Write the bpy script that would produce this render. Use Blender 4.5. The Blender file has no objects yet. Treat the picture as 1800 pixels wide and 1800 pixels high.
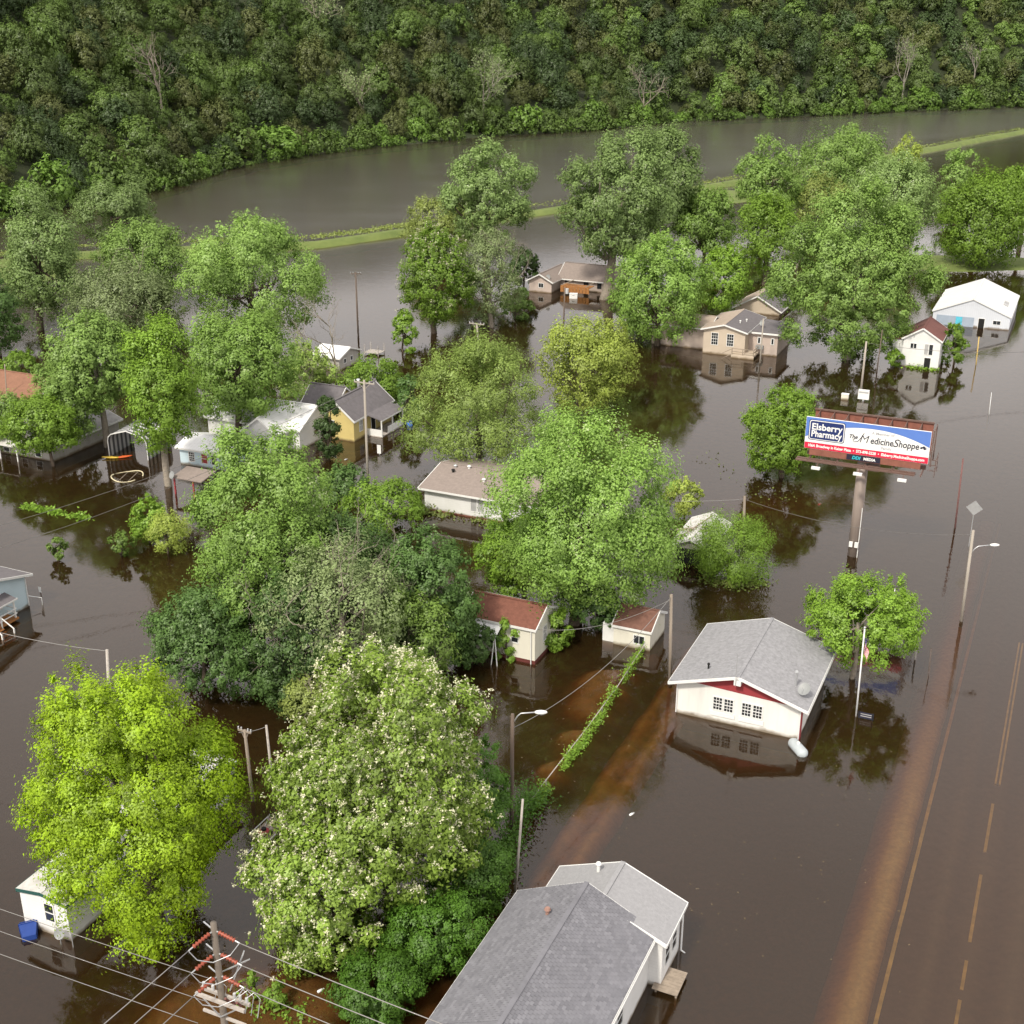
import bpy, math, random
import numpy as np
from mathutils import Vector, Matrix, noise as mnoise

# ------------------------------------------------------------------ camera, sky, sun, exposure
scene = bpy.context.scene
COL = scene.collection
CAM_H, PITCH, FPX = 48.0, math.radians(22), 2200.0      # metres above the flood, tilt, focal length in 1800-pixel units
cam_d = bpy.data.cameras.new('camera'); cam = bpy.data.objects.new('camera', cam_d); COL.objects.link(cam)
cam.location = (0, 0, CAM_H); cam.rotation_euler = (math.pi/2 - PITCH, 0, 0)
cam_d.sensor_width = 36; cam_d.lens = 36*FPX/1800; cam_d.clip_end = 6000; cam_d.clip_start = 1
scene.camera = cam

SUN_AZ, SUN_EL = math.radians(212), math.radians(50)     # compass direction of the sun (0 = +Y, clockwise)
world = bpy.data.worlds.new('World'); scene.world = world; world.use_nodes = True
wn = world.node_tree; bg = wn.nodes['Background']
sky = wn.nodes.new('ShaderNodeTexSky'); sky.sky_type = 'NISHITA'; sky.sun_disc = False
sky.sun_elevation = SUN_EL; sky.sun_rotation = SUN_AZ; sky.air_density = 1.0; sky.dust_density = 3.0; sky.ozone_density = 1.0
hs = wn.nodes.new('ShaderNodeHueSaturation'); hs.inputs['Saturation'].default_value = 0.35
wn.links.new(sky.outputs[0], hs.inputs['Color'])
# thin bright overcast all over the dome: soft cloud banks over the clear sky
wtc = wn.nodes.new('ShaderNodeTexCoord'); wnz = wn.nodes.new('ShaderNodeTexNoise'); wnz.inputs['Scale'].default_value = 2.2; wnz.inputs['Detail'].default_value = 5
wn.links.new(wtc.outputs['Generated'], wnz.inputs['Vector'])
wcr = wn.nodes.new('ShaderNodeValToRGB'); wcr.color_ramp.elements[0].position = .3; wcr.color_ramp.elements[0].color = (.70, .66, .65, 1); wcr.color_ramp.elements[1].position = .7; wcr.color_ramp.elements[1].color = (1, .945, .91, 1)
wn.links.new(wnz.outputs[0], wcr.inputs[0])
wsc = wn.nodes.new('ShaderNodeVectorMath'); wsc.operation = 'SCALE'; wsc.inputs['Scale'].default_value = 7.6; wn.links.new(wcr.outputs[0], wsc.inputs[0])
wmx = wn.nodes.new('ShaderNodeMix'); wmx.data_type = 'RGBA'; wmx.inputs[0].default_value = .82
wn.links.new(hs.outputs[0], wmx.inputs[6]); wn.links.new(wsc.outputs[0], wmx.inputs[7]); wn.links.new(wmx.outputs[2], bg.inputs[0])
bg.inputs[1].default_value = 0.15
sd = bpy.data.lights.new('sun', 'SUN'); sun = bpy.data.objects.new('sun', sd); COL.objects.link(sun)
sd.energy = 2.9; sd.angle = math.radians(6); sd.color = (1.0, 0.93, 0.81)
sun_dir = Vector((math.sin(SUN_AZ)*math.cos(SUN_EL), math.cos(SUN_AZ)*math.cos(SUN_EL), math.sin(SUN_EL)))
sun.rotation_euler = sun_dir.to_track_quat('Z', 'Y').to_euler(); sun.location = (0, 0, 200)
vs = scene.view_settings; vs.view_transform = 'Standard'; vs.look = 'None'; vs.gamma = 1; vs.exposure = 0.5; vs.use_curve_mapping = False
scene.cycles.use_denoising = True; scene.cycles.max_bounces = 5; scene.cycles.diffuse_bounces = 2; scene.cycles.glossy_bounces = 2; scene.cycles.transmission_bounces = 3; scene.cycles.transparent_max_bounces = 6

# ------------------------------------------------------------------ measuring helpers (photo pixel -> place on the water)
cP, sP = math.cos(PITCH), math.sin(PITCH)
def ray(px, py):
    u = (px-900)/FPX; v = (py-900)/FPX
    return (u, cP - v*sP, -sP - v*cP)
def G(px, py, z=0.0):
    d = ray(px, py); t = (z-CAM_H)/d[2]; return Vector((d[0]*t, d[1]*t, z))
def A(px, py, Y):
    d = ray(px, py); t = Y/d[1]; return Vector((d[0]*t, Y, CAM_H + d[2]*t))
def proj(p):
    y = p[1]*cP - (p[2]-CAM_H)*sP; v = -(p[1]*sP + (p[2]-CAM_H)*cP)
    return 900 + FPX*p[0]/y, 900 + FPX*v/y
ROT = math.radians(-24.5)                                # the town grid
U = Vector((math.cos(ROT), math.sin(ROT), 0)); V = Vector((-math.sin(ROT), math.cos(ROT), 0)); ZUP = Vector((0, 0, 1))

# ------------------------------------------------------------------ materials
def lin(h):
    h = h.lstrip('#'); c = [int(h[i:i+2], 16)/255 for i in (0, 2, 4)]
    return tuple(x/12.92 if x <= .04045 else ((x+.055)/1.055)**2.4 for x in c)
MATS = {}
def mat(name, col, rough=.75, var=.25, scale=3.0, metal=0.0, bump=0.0, bscale=20, col2=None, spec=.4, rows=None, mud=False, streak=False):
    if name in MATS: return MATS[name]
    col = lin(col) if isinstance(col, str) else col
    m = bpy.data.materials.new(name); m.use_nodes = True; n = m.node_tree; L = n.links
    b = n.nodes['Principled BSDF']; b.inputs['Roughness'].default_value = rough; b.inputs['Metallic'].default_value = metal
    b.inputs['Specular IOR Level'].default_value = spec
    tc = n.nodes.new('ShaderNodeTexCoord'); nz = n.nodes.new('ShaderNodeTexNoise'); nz.inputs['Scale'].default_value = scale
    nz.inputs['Detail'].default_value = 8; nz.inputs['Roughness'].default_value = .65
    vec = tc.outputs['Object']
    if streak:
        mp = n.nodes.new('ShaderNodeMapping'); mp.inputs['Scale'].default_value = (1, 1, .12); L.new(vec, mp.inputs[0]); L.new(mp.outputs[0], nz.inputs['Vector'])
    else: L.new(vec, nz.inputs['Vector'])
    mr = n.nodes.new('ShaderNodeMapRange'); mr.inputs[1].default_value = .3; mr.inputs[2].default_value = .7
    mr.inputs[3].default_value = 0; mr.inputs[4].default_value = 1; L.new(nz.outputs[0], mr.inputs[0])
    mx = n.nodes.new('ShaderNodeMix'); mx.data_type = 'RGBA'
    c2 = lin(col2) if isinstance(col2, str) else (col2 or tuple(x*(1-var) for x in col))
    mx.inputs[6].default_value = (*col, 1); mx.inputs[7].default_value = (*c2, 1); L.new(mr.outputs[0], mx.inputs[0])
    out = mx.outputs[2]
    if rows:                                             # fine laid courses (lap siding, ribs): grooves every rows metres along rows axis
        axis, step, depth = rows
        sx = n.nodes.new('ShaderNodeSeparateXYZ'); L.new(vec, sx.inputs[0])
        mu = n.nodes.new('ShaderNodeMath'); mu.operation = 'MULTIPLY'; mu.inputs[1].default_value = 1/step; L.new(sx.outputs[axis], mu.inputs[0])
        fr = n.nodes.new('ShaderNodeMath'); fr.operation = 'FRACT'; L.new(mu.outputs[0], fr.inputs[0])
        cr = n.nodes.new('ShaderNodeMapRange'); cr.inputs[1].default_value = 0; cr.inputs[2].default_value = .16; cr.inputs[3].default_value = depth; cr.inputs[4].default_value = 1; L.new(fr.outputs[0], cr.inputs[0])
        m2 = n.nodes.new('ShaderNodeMix'); m2.data_type = 'RGBA'; m2.blend_type = 'MULTIPLY'; m2.inputs[0].default_value = 1
        L.new(out, m2.inputs[6]); L.new(cr.outputs[0], m2.inputs[7]); out = m2.outputs[2]
    if mud:                                              # flood silt left above the waterline, ragged
        geo = n.nodes.new('ShaderNodeNewGeometry'); sx = n.nodes.new('ShaderNodeSeparateXYZ'); L.new(geo.outputs['Position'], sx.inputs[0])
        n3 = n.nodes.new('ShaderNodeTexNoise'); n3.inputs['Scale'].default_value = 1.3; n3.inputs['Detail'].default_value = 5; L.new(vec, n3.inputs['Vector'])
        ad = n.nodes.new('ShaderNodeMath'); ad.operation = 'MULTIPLY_ADD'; ad.inputs[1].default_value = -.45; L.new(n3.outputs[0], ad.inputs[0]); L.new(sx.outputs[2], ad.inputs[2])
        cr = n.nodes.new('ShaderNodeMapRange'); cr.inputs[1].default_value = -.16; cr.inputs[2].default_value = .12; cr.inputs[3].default_value = .85; cr.inputs[4].default_value = 0; L.new(ad.outputs[0], cr.inputs[0])
        m3 = n.nodes.new('ShaderNodeMix'); m3.data_type = 'RGBA'; m3.inputs[7].default_value = (.13, .09, .045, 1)
        L.new(cr.outputs[0], m3.inputs[0]); L.new(out, m3.inputs[6]); out = m3.outputs[2]
    L.new(out, b.inputs['Base Color'])
    if bump:
        nb = n.nodes.new('ShaderNodeTexNoise'); nb.inputs['Scale'].default_value = bscale; nb.inputs['Detail'].default_value = 4; L.new(vec, nb.inputs['Vector'])
        bp = n.nodes.new('ShaderNodeBump'); bp.inputs['Strength'].default_value = bump; bp.inputs['Distance'].default_value = .05
        L.new(nb.outputs[0], bp.inputs['Height']); L.new(bp.outputs[0], b.inputs['Normal'])
    MATS[name] = m; return m

def leafmat(name, ca, cb, trans=.3, pale=None):
    """leaf: colour runs ca..cb from leaf to leaf (attribute rnd) and a little from tree to tree"""
    if name in MATS: return MATS[name]
    m = bpy.data.materials.new(name); m.use_nodes = True; n = m.node_tree; L = n.links; n.nodes.clear()
    o = n.nodes.new('ShaderNodeOutputMaterial'); at = n.nodes.new('ShaderNodeAttribute'); at.attribute_name = 'rnd'
    cr = n.nodes.new('ShaderNodeValToRGB'); e = cr.color_ramp.elements
    e[0].color = (*ca, 1); e[1].color = (*cb, 1); e[1].position = .88
    if pale: x = e.new(.96); x.color = (*pale, 1)
    L.new(at.outputs['Fac'], cr.inputs[0])
    oi = n.nodes.new('ShaderNodeObjectInfo'); mr = n.nodes.new('ShaderNodeMapRange'); mr.inputs[3].default_value = .8; mr.inputs[4].default_value = 1.2
    L.new(oi.outputs['Random'], mr.inputs[0])
    hv = n.nodes.new('ShaderNodeHueSaturation'); L.new(cr.outputs[0], hv.inputs['Color']); L.new(mr.outputs[0], hv.inputs['Value'])
    d = n.nodes.new('ShaderNodeBsdfDiffuse'); t = n.nodes.new('ShaderNodeBsdfTranslucent'); g = n.nodes.new('ShaderNodeBsdfGlossy')
    g.inputs['Roughness'].default_value = .45; g.inputs['Color'].default_value = (.5, .5, .5, 1)
    L.new(hv.outputs[0], d.inputs[0]); L.new(hv.outputs[0], t.inputs[0])
    m1 = n.nodes.new('ShaderNodeMixShader'); m1.inputs[0].default_value = trans; L.new(d.outputs[0], m1.inputs[1]); L.new(t.outputs[0], m1.inputs[2])
    m2 = n.nodes.new('ShaderNodeMixShader'); m2.inputs[0].default_value = .04; L.new(m1.outputs[0], m2.inputs[1]); L.new(g.outputs[0], m2.inputs[2])
    L.new(m2.outputs[0], o.inputs[0]); MATS[name] = m; return m

# ------------------------------------------------------------------ mesh helpers
class MB:
    def __init__(s): s.v = []; s.f = []
    def add(s, vs, fs):
        k = len(s.v); s.v += [tuple(p) for p in vs]; s.f += [tuple(i+k for i in f) for f in fs]; return s
    def box(s, x0, x1, y0, y1, z0, z1):
        return s.add([(x0,y0,z0),(x1,y0,z0),(x1,y1,z0),(x0,y1,z0),(x0,y0,z1),(x1,y0,z1),(x1,y1,z1),(x0,y1,z1)],
                     [(0,3,2,1),(4,5,6,7),(0,1,5,4),(1,2,6,5),(2,3,7,6),(3,0,4,7)])
    def slab(s, q, t):                                   # four corners (counter-clockwise from outside) thickened inward along -normal
        q = [Vector(p) for p in q]; nn = (q[1]-q[0]).cross(q[2]-q[1]).normalized()*t
        w = [p-nn for p in q]
        return s.add(q+w, [(0,1,2,3),(7,6,5,4),(0,4,5,1),(1,5,6,2),(2,6,7,3),(3,7,4,0)])
    def prism(s, poly, d):                               # polygon (list of 3d points) extruded by vector d
        p = [Vector(a) for a in poly]; d = Vector(d); n = len(p)
        return s.add(p+[a+d for a in p], [tuple(range(n)), tuple(range(2*n-1, n-1, -1))] + [(i, i+n, (i+1)%n+n, (i+1)%n) for i in range(n)])
    def bar(s, a, b, w, h=None):                         # square bar between two points
        a = Vector(a); b = Vector(b); h = h or w; d = (b-a).normalized()
        sd_ = d.cross(ZUP); sd_ = Vector((1,0,0)) if sd_.length < 1e-3 else sd_.normalized(); up = sd_.cross(d)
        c = [sd_*w/2*i + up*h/2*j for i, j in ((-1,-1),(1,-1),(1,1),(-1,1))]
        return s.add([a+x for x in c]+[b+x for x in c], [(0,1,2,3),(7,6,5,4),(0,4,5,1),(1,5,6,2),(2,6,7,3),(3,7,4,0)])
    def tube(s, pts, r, n=7, cap=True):                  # tube along points, radius number or list
        pts = [Vector(p) for p in pts]; rs = r if isinstance(r, (list, tuple)) else [r]*len(pts); k = len(s.v)
        for i, p in enumerate(pts):
            d = (pts[min(i+1, len(pts)-1)] - pts[max(i-1, 0)]).normalized()
            x = d.cross(Vector((0,1,0)) if abs(d.y) < .9 else Vector((1,0,0))).normalized(); y = d.cross(x)
            for j in range(n):
                a = 2*math.pi*j/n; s.v.append(tuple(p + (x*math.cos(a)+y*math.sin(a))*rs[i]))
        for i in range(len(pts)-1):
            for j in range(n):
                a = k+i*n+j; b = k+i*n+(j+1)%n; s.f.append((a, b, b+n, a+n))
        if cap: s.f.append(tuple(k+j for j in reversed(range(n)))); s.f.append(tuple(k+(len(pts)-1)*n+j for j in range(n)))
        return s
    def ball(s, c, r, n=8, m=6, squash=(1,1,1)):
        k = len(s.v)
        for i in range(m+1):
            th = math.pi*i/m
            for j in range(n):
                ph = 2*math.pi*j/n
                s.v.append((c[0]+r*squash[0]*math.sin(th)*math.cos(ph), c[1]+r*squash[1]*math.sin(th)*math.sin(ph), c[2]+r*squash[2]*math.cos(th)))
        for i in range(m):
            for j in range(n): s.f.append((k+i*n+j, k+(i+1)*n+j, k+(i+1)*n+(j+1)%n, k+i*n+(j+1)%n))
        return s
    def build(s, name, m, parent=None, smooth=False):
        me = bpy.data.meshes.new(name); me.from_pydata(s.v, [], s.f); me.update()
        if smooth: me.polygons.foreach_set('use_smooth', [True]*len(me.polygons))
        return link(name, me, m, parent)
def link(name, me, m, parent=None):
    o = bpy.data.objects.new(name, me); COL.objects.link(o)
    if m is not None and not me.materials: me.materials.append(m)
    if parent: o.parent = parent
    return o
def tag(o, label=None, cat=None, group=None, kind=None):
    if label: o['label'] = label
    if cat: o['category'] = cat
    if group: o['group'] = group
    if kind: o['kind'] = kind
    return o
def thing(name, label, cat, loc, rz=0.0, group=None):
    o = bpy.data.objects.new(name, None); COL.objects.link(o); o.empty_display_size = .5
    o.location = loc; o.rotation_euler = (0, 0, rz); return tag(o, label, cat, group)

# ------------------------------------------------------------------ setting: water, bed, road, hill, levee
def water_mat():
    m = bpy.data.materials.new('muddy_water'); m.use_nodes = True; n = m.node_tree; L = n.links; n.nodes.clear()
    o = n.nodes.new('ShaderNodeOutputMaterial'); tc = n.nodes.new('ShaderNodeTexCoord')
    bs = None
    for sc_, st, dist, str_ in ((.45, (1, 1, 1), .12, .05), (2.2, (1.5, .7, 1), .035, .13), (8, (1, .7, 1), .012, .08)):
        mp = n.nodes.new('ShaderNodeMapping'); mp.inputs['Scale'].default_value = st; mp.inputs['Rotation'].default_value = (0, 0, .5); L.new(tc.outputs['Object'], mp.inputs[0])
        z = n.nodes.new('ShaderNodeTexNoise'); z.inputs['Scale'].default_value = sc_; z.inputs['Detail'].default_value = 2; z.inputs['Distortion'].default_value = .6; L.new(mp.outputs[0], z.inputs['Vector'])
        b = n.nodes.new('ShaderNodeBump'); b.inputs['Strength'].default_value = str_; b.inputs['Distance'].default_value = dist; L.new(z.outputs[0], b.inputs['Height'])
        if bs: L.new(bs.outputs[0], b.inputs['Normal'])
        bs = b
    fr = n.nodes.new('ShaderNodeFresnel'); fr.inputs[0].default_value = 1.52; L.new(bs.outputs[0], fr.inputs['Normal'])
    gl = n.nodes.new('ShaderNodeBsdfGlossy'); 
    # open river beyond the levee is ruffled by wind, the flooded streets lie calm
    sx = n.nodes.new('ShaderNodeSeparateXYZ'); L.new(tc.outputs['Object'], sx.inputs[0])
    m0 = n.nodes.new('ShaderNodeMath'); m0.operation = 'MULTIPLY_ADD'; m0.inputs[1].default_value = -1.03; L.new(sx.outputs[0], m0.inputs[0]); L.new(sx.outputs[1], m0.inputs[2])
    rw = n.nodes.new('ShaderNodeMapRange'); rw.inputs[1].default_value = 190; rw.inputs[2].default_value = 345; rw.inputs[3].default_value = .015; rw.inputs[4].default_value = .19; L.new(m0.outputs[0], rw.inputs[0])
    wz = n.nodes.new('ShaderNodeTexNoise'); wz.inputs['Scale'].default_value = .035; wz.inputs['Detail'].default_value = 5; wm = n.nodes.new('ShaderNodeMapping'); wm.inputs['Scale'].default_value = (1, 2.6, 1); wm.inputs['Rotation'].default_value = (0, 0, -.75); L.new(tc.outputs['Object'], wm.inputs[0]); L.new(wm.outputs[0], wz.inputs['Vector'])
    wr = n.nodes.new('ShaderNodeMapRange'); wr.inputs[1].default_value = .38; wr.inputs[2].default_value = .66; wr.inputs[3].default_value = .97; wr.inputs[4].default_value = 1.03; L.new(wz.outputs[0], wr.inputs[0])
    wx = n.nodes.new('ShaderNodeMath'); wx.operation = 'MULTIPLY'; L.new(rw.outputs[0], wx.inputs[0]); L.new(wr.outputs[0], wx.inputs[1]); L.new(wx.outputs[0], gl.inputs['Roughness'])
    gl.inputs['Color'].default_value = (1, .98, .96, 1); L.new(bs.outputs[0], gl.inputs['Normal'])
    df = n.nodes.new('ShaderNodeBsdfDiffuse'); tr = n.nodes.new('ShaderNodeBsdfTransparent')
    n2 = n.nodes.new('ShaderNodeTexNoise'); n2.inputs['Scale'].default_value = .05; n2.inputs['Detail'].default_value = 6; L.new(tc.outputs['Object'], n2.inputs['Vector'])
    cm = n.nodes.new('ShaderNodeMix'); cm.data_type = 'RGBA'; cm.inputs[6].default_value = (*WATER_A, 1); cm.inputs[7].default_value = (*WATER_B, 1)
    L.new(n2.outputs[0], cm.inputs[0]); L.new(cm.outputs[2], df.inputs[0])
    m1 = n.nodes.new('ShaderNodeMixShader'); m1.inputs[0].default_value = .72; L.new(df.outputs[0], m1.inputs[1]); L.new(tr.outputs[0], m1.inputs[2])
    m2 = n.nodes.new('ShaderNodeMixShader'); L.new(fr.outputs[0], m2.inputs[0]); L.new(m1.outputs[0], m2.inputs[1]); L.new(gl.outputs[0], m2.inputs[2])
    L.new(m2.outputs[0], o.inputs['Surface'])
    va = n.nodes.new('ShaderNodeVolumeAbsorption'); va.inputs['Color'].default_value = (.74, .5, .22, 1); va.inputs['Density'].default_value = 3.4
    L.new(va.outputs[0], o.inputs['Volume']); return m
WATER_A, WATER_B = (.070, .041, .015), (.056, .033, .012)
tag(MB().box(-1500, 1500, -300, 2600, -9, 0).build('flood_water', water_mat()), kind='structure')

# submerged bed: deep mud with shallow places (low mounds near the fence, the pole corner, the drive)
SHALLOW = [(G(395, 1810), 5.0, 1.2), (G(520, 1770), 3.5, 1.15), (G(360, 1790), 3, 1.1), (G(780, 1760), 3.2, .95), (G(840, 1620), 1.6, 1.15), (G(300, 1040), 5, .55), (G(1200, 700), 9, .6), (G(1330, 880), 6, .7), (G(1480, 870), 6, .6),
           (G(1040, 1205), 2.2, 1.2), (G(1060, 1180), 1.8, 1.1), (G(1000, 1290), 1.3, 1.25), (G(1020, 1240), 1.7, 1.15), (G(965, 1345), 1.2, 1.15)] + [(G(1165-245*t/9, 1105+325*t/9), 1.15, 1.0) for t in range(10)]
def bed_z(x, y):
    z = -1.3 + .05*mnoise.noise((x*.35, y*.35, 0)) + .03*mnoise.noise((x*1.4, y*1.4, 3))
    for c, r, h in SHALLOW:
        d2 = ((x-c.x)**2 + (y-c.y)**2)/(r*r)
        if d2 < 9: z += h*math.exp(-d2)
    return min(z, -.045)
def grid(name, x0, x1, y0, y1, step, fz, m, kind='structure'):
    nx = int((x1-x0)/step)+1; ny = int((y1-y0)/step)+1
    vv = [(x0+i*step, y0+j*step, fz(x0+i*step, y0+j*step)) for j in range(ny) for i in range(nx)]
    ff = [(j*nx+i, j*nx+i+1, (j+1)*nx+i+1, (j+1)*nx+i) for j in range(ny-1) for i in range(nx-1)]
    me = bpy.data.meshes.new(name); me.from_pydata(vv, [], ff); me.polygons.foreach_set('use_smooth', [True]*len(ff)); o = link(name, me, m)
    return tag(o, kind=kind)
mud = mat('mud_bed', (.30, .135, .035), .95, .5, 1.2, col2=(.16, .085, .03), bump=.4, bscale=6)
grid('ground', -62, 66, 30, 160, .8, bed_z, mud)
tag(MB().add([(-1500,-300,-1.6),(1500,-300,-1.6),(1500,2600,-1.6),(-1500,2600,-1.6)], [(0,1,2,3)]).build('river_bed', mud), kind='structure')
# road under shallow water
road_o = Vector((18.63, 49.65, 0))
def strip(name, a0, a1, l0, l1, z, m, zt=.02):
    o = MB().box(l0, l1, a0, a1, z-zt, z).build(name, m); o.location = road_o; o.rotation_euler = (0, 0, ROT); return o
def ridge_strip(name, a0, a1, prof, m):
    """long strip with a cross profile (offset, height), gently uneven along its length"""
    mb = MB(); n = int((a1-a0)/1.0)
    for i in range(n+1):
        y = a0+(a1-a0)*i/n
        for l, z in prof: mb.v.append((l+(.12 if len(prof) > 2 else .015)*mnoise.noise((y*.35, l*.4, 2)), y, z+.035*mnoise.noise((y*.5, l*.8, 6))-max(0, y-16)*.012))
    for i in range(n):
        for j in range(len(prof)-1): q = i*len(prof)+j; mb.f.append((q, q+1, q+1+len(prof), q+len(prof)))
    o = mb.build(name, m, None, True); o.location = road_o; o.rotation_euler = (0, 0, ROT); return tag(o, kind='structure')
asphalt = mat('asphalt', (.16, .115, .075), .9, .35, 2.0)
ridge_strip('road', -40, 300, [(-.6, -.8), (-.45, -.4), (1.2, -.4), (1.9, -.24), (2.6, -.42), (3.9, -.24), (5.0, -.4), (6.2, -.2), (7.2, -.36), (8.3, -.36), (8.6, -.9)], asphalt)
ridge_strip('road_shoulder', -40, 75, [(-3.0, -.9), (-2.2, -.45), (-1.7, -.2), (-1.15, -.12), (-.75, -.18), (-.45, -.36), (-.25, -.8)], mat('gravel_shoulder', (.52, .37, .14), .95, .4, 3))
paint = mat('worn_road_paint', (.72, .60, .20), .8, .5, 1.2)
ridge_strip('edge_line', -40, 75, [(-.10, -.215), (.11, -.215)], paint)
rnd_ = random.Random(4)
cl = MB()
for a0, a1 in ((-16, -3.2), (-2.6, 3.4), (4.2, 6.6), (8.2, 14.6), (17.0, 22.5)): cl.box(3.66, 3.84, a0, a1, -.45, -.225)
for a0, a1 in ((25, 47),): cl.box(3.64, 3.76, a0, a1, -.45, -.225); cl.box(3.9, 4.02, a0, a1, -.45, -.225)
o_ = cl.build('center_line', paint); o_.location = road_o; o_.rotation_euler = (0, 0, ROT); tag(o_, kind='structure')
# driveway ruts beside the vine fence
dp = G(1005, 1440); gravel = mat('drive_gravel', (.40, .22, .07), .95, .6, .9)
dv = MB(); prof_ = [(-.5, -.7), (-.1, -.34), (.3, -.2), (.7, -.3), (1.05, -.42), (1.4, -.28), (1.8, -.17), (2.2, -.32), (2.7, -.75)]; nn_ = 70
for i in range(nn_+1):
    y = -9+35*i/nn_
    for l, z in prof_: dv.v.append((l+.14*mnoise.noise((y*.4, l*.5, 4)), y, z+.09*mnoise.noise((y*.45, l*.9, 8))))
for i in range(nn_):
    for j in range(len(prof_)-1): q = i*len(prof_)+j; dv.f.append((q, q+1, q+1+len(prof_), q+len(prof_)))
o_ = dv.build('driveway', gravel, None, True); o_.location = (dp.x, dp.y, 0); o_.rotation_euler = (0, 0, ROT); tag(o_, kind='structure')

# far bank and wooded hill
BANK = [(-230, 40), (-170, 180), (-136, 274), (-124.6, 309), (-100.7, 360), (-87.3, 421), (-77.6, 441), (-61.2, 464.5), (-11.3, 517.3), (30.7, 541.9), (76.9, 589), (133.5, 614), (197, 648.7), (263.5, 675), (331, 695), (460, 730), (640, 770)]
BN = Vector((-.62, .785))
_bl = [0]
for a, b in zip(BANK, BANK[1:]): _bl.append(_bl[-1]+math.dist(a, b))
def bank(s):
    s = max(0, min(s, _bl[-1]-.01)); i = max(k for k in range(len(_bl)) if _bl[k] <= s); t = (s-_bl[i])/(_bl[i+1]-_bl[i])
    return Vector((BANK[i][0]+(BANK[i+1][0]-BANK[i][0])*t, BANK[i][1]+(BANK[i+1][1]-BANK[i][1])*t))
def hill_h(d, p):
    if d < 0: return max(-4, d*.25)
    h = 1.2*min(1, d/5) + (max(0, d-9)*.52 if d < 180 else 88.9+(d-180)*.12) + 9*mnoise.noise((p.x*.014, p.y*.014, .3))*min(1, d/60) + 3.5*mnoise.noise((p.x*.045, p.y*.045, .7))*min(1, d/30)
    return h
hm = MB(); ns, nd = 130, 50; HD = [-12+ (i/nd)**1.2*360 for i in range(nd+1)]
for i in range(ns+1):
    b = bank(_bl[-1]*i/ns)
    for d in HD:
        dj = d + 2.5*mnoise.noise((b.x*.07, b.y*.07, 5))
        p = b+BN*d; hm.v.append((p.x, p.y, hill_h(dj, p)))
for i in range(ns):
    for j in range(nd):
        a = i*(nd+1)+j; hm.f.append((a, a+1, a+nd+2, a+nd+1))
tag(hm.build('hill', mat('forest_floor', (.020, .030, .010), .95, .5, .25, col2=(.028, .034, .013)), smooth=True), kind='structure')
# levee: a grassed bank just above the flood
LEV = [(-170, 150), (-110, 243), (-94.5, 258), (-66, 266), (-42, 272), (-23, 289), (55, 364), (64, 373), (145, 460), (210, 535), (295, 618), (420, 720)]
lm = MB(); prof = [(-5.2, -1.6), (-2.4, .15), (-1.1, .95), (1.1, 1.0), (2.7, .1), (5.6, -1.6)]; k_ = 0
for i in range(len(LEV)-1):
    a, b = Vector(LEV[i]), Vector(LEV[i+1]); nseg = max(1, int((b-a).length/5))
    for q in range(nseg + (i == len(LEV)-2)):
        p = a+(b-a)*q/nseg; t = (Vector(LEV[min(i+1, len(LEV)-1)])-Vector(LEV[max(0, i-1)])).normalized() if q == 0 else (b-a).normalized(); nn = Vector((-t.y, t.x))
        for w, z in prof:
            ww = w*(1+.25*mnoise.noise((p.x*.08, p.y*.08, w))); pp = p+nn*ww
            lm.v.append((pp.x, pp.y, z*(1+.3*mnoise.noise((pp.x*.1, pp.y*.1, 9)))))
        k_ += 1
for i in range(k_-1):
    for j in range(len(prof)-1): a = i*len(prof)+j; lm.f.append((a, a+1, a+1+len(prof), a+len(prof)))
grass = mat('levee_grass', (.14, .175, .045), .95, .5, .35, col2=(.085, .12, .028), bump=.6, bscale=3)
tag(lm.build('levee', grass, smooth=True), kind='structure')
def isle(name, px, py, rx, ry, h, m):
    c = G(px, py); mb = MB(); n = 40; mb.v.append((0, 0, h))
    for rr, hh in ((.5, h*.9), (.85, h*.35), (1.0, -.1), (1.1, -1.4)):
        for j in range(n):
            a = 2*math.pi*j/n; w = rr*(1+.25*mnoise.noise((math.cos(a)*1.7, math.sin(a)*1.7, px*.01))); mb.v.append((rx*w*math.cos(a), ry*w*math.sin(a), hh))
    mb.f += [(0, 1+j, 1+(j+1)%n) for j in range(n)]
    for q in range(3): mb.f += [(1+q*n+j, 1+(q+1)*n+j, 1+(q+1)*n+(j+1)%n, 1+q*n+(j+1)%n) for j in range(n)]
    o = mb.build(name, m, smooth=True); o.location = c; return tag(o, kind='structure')
isle('lawn', 1685, 462, 24, 9, .5, grass)
isle('grass_bank', 1215, 345, 20, 16, .7, grass)
isle('grass_bank', 20, 480, 14, 10, .7, grass)
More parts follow.
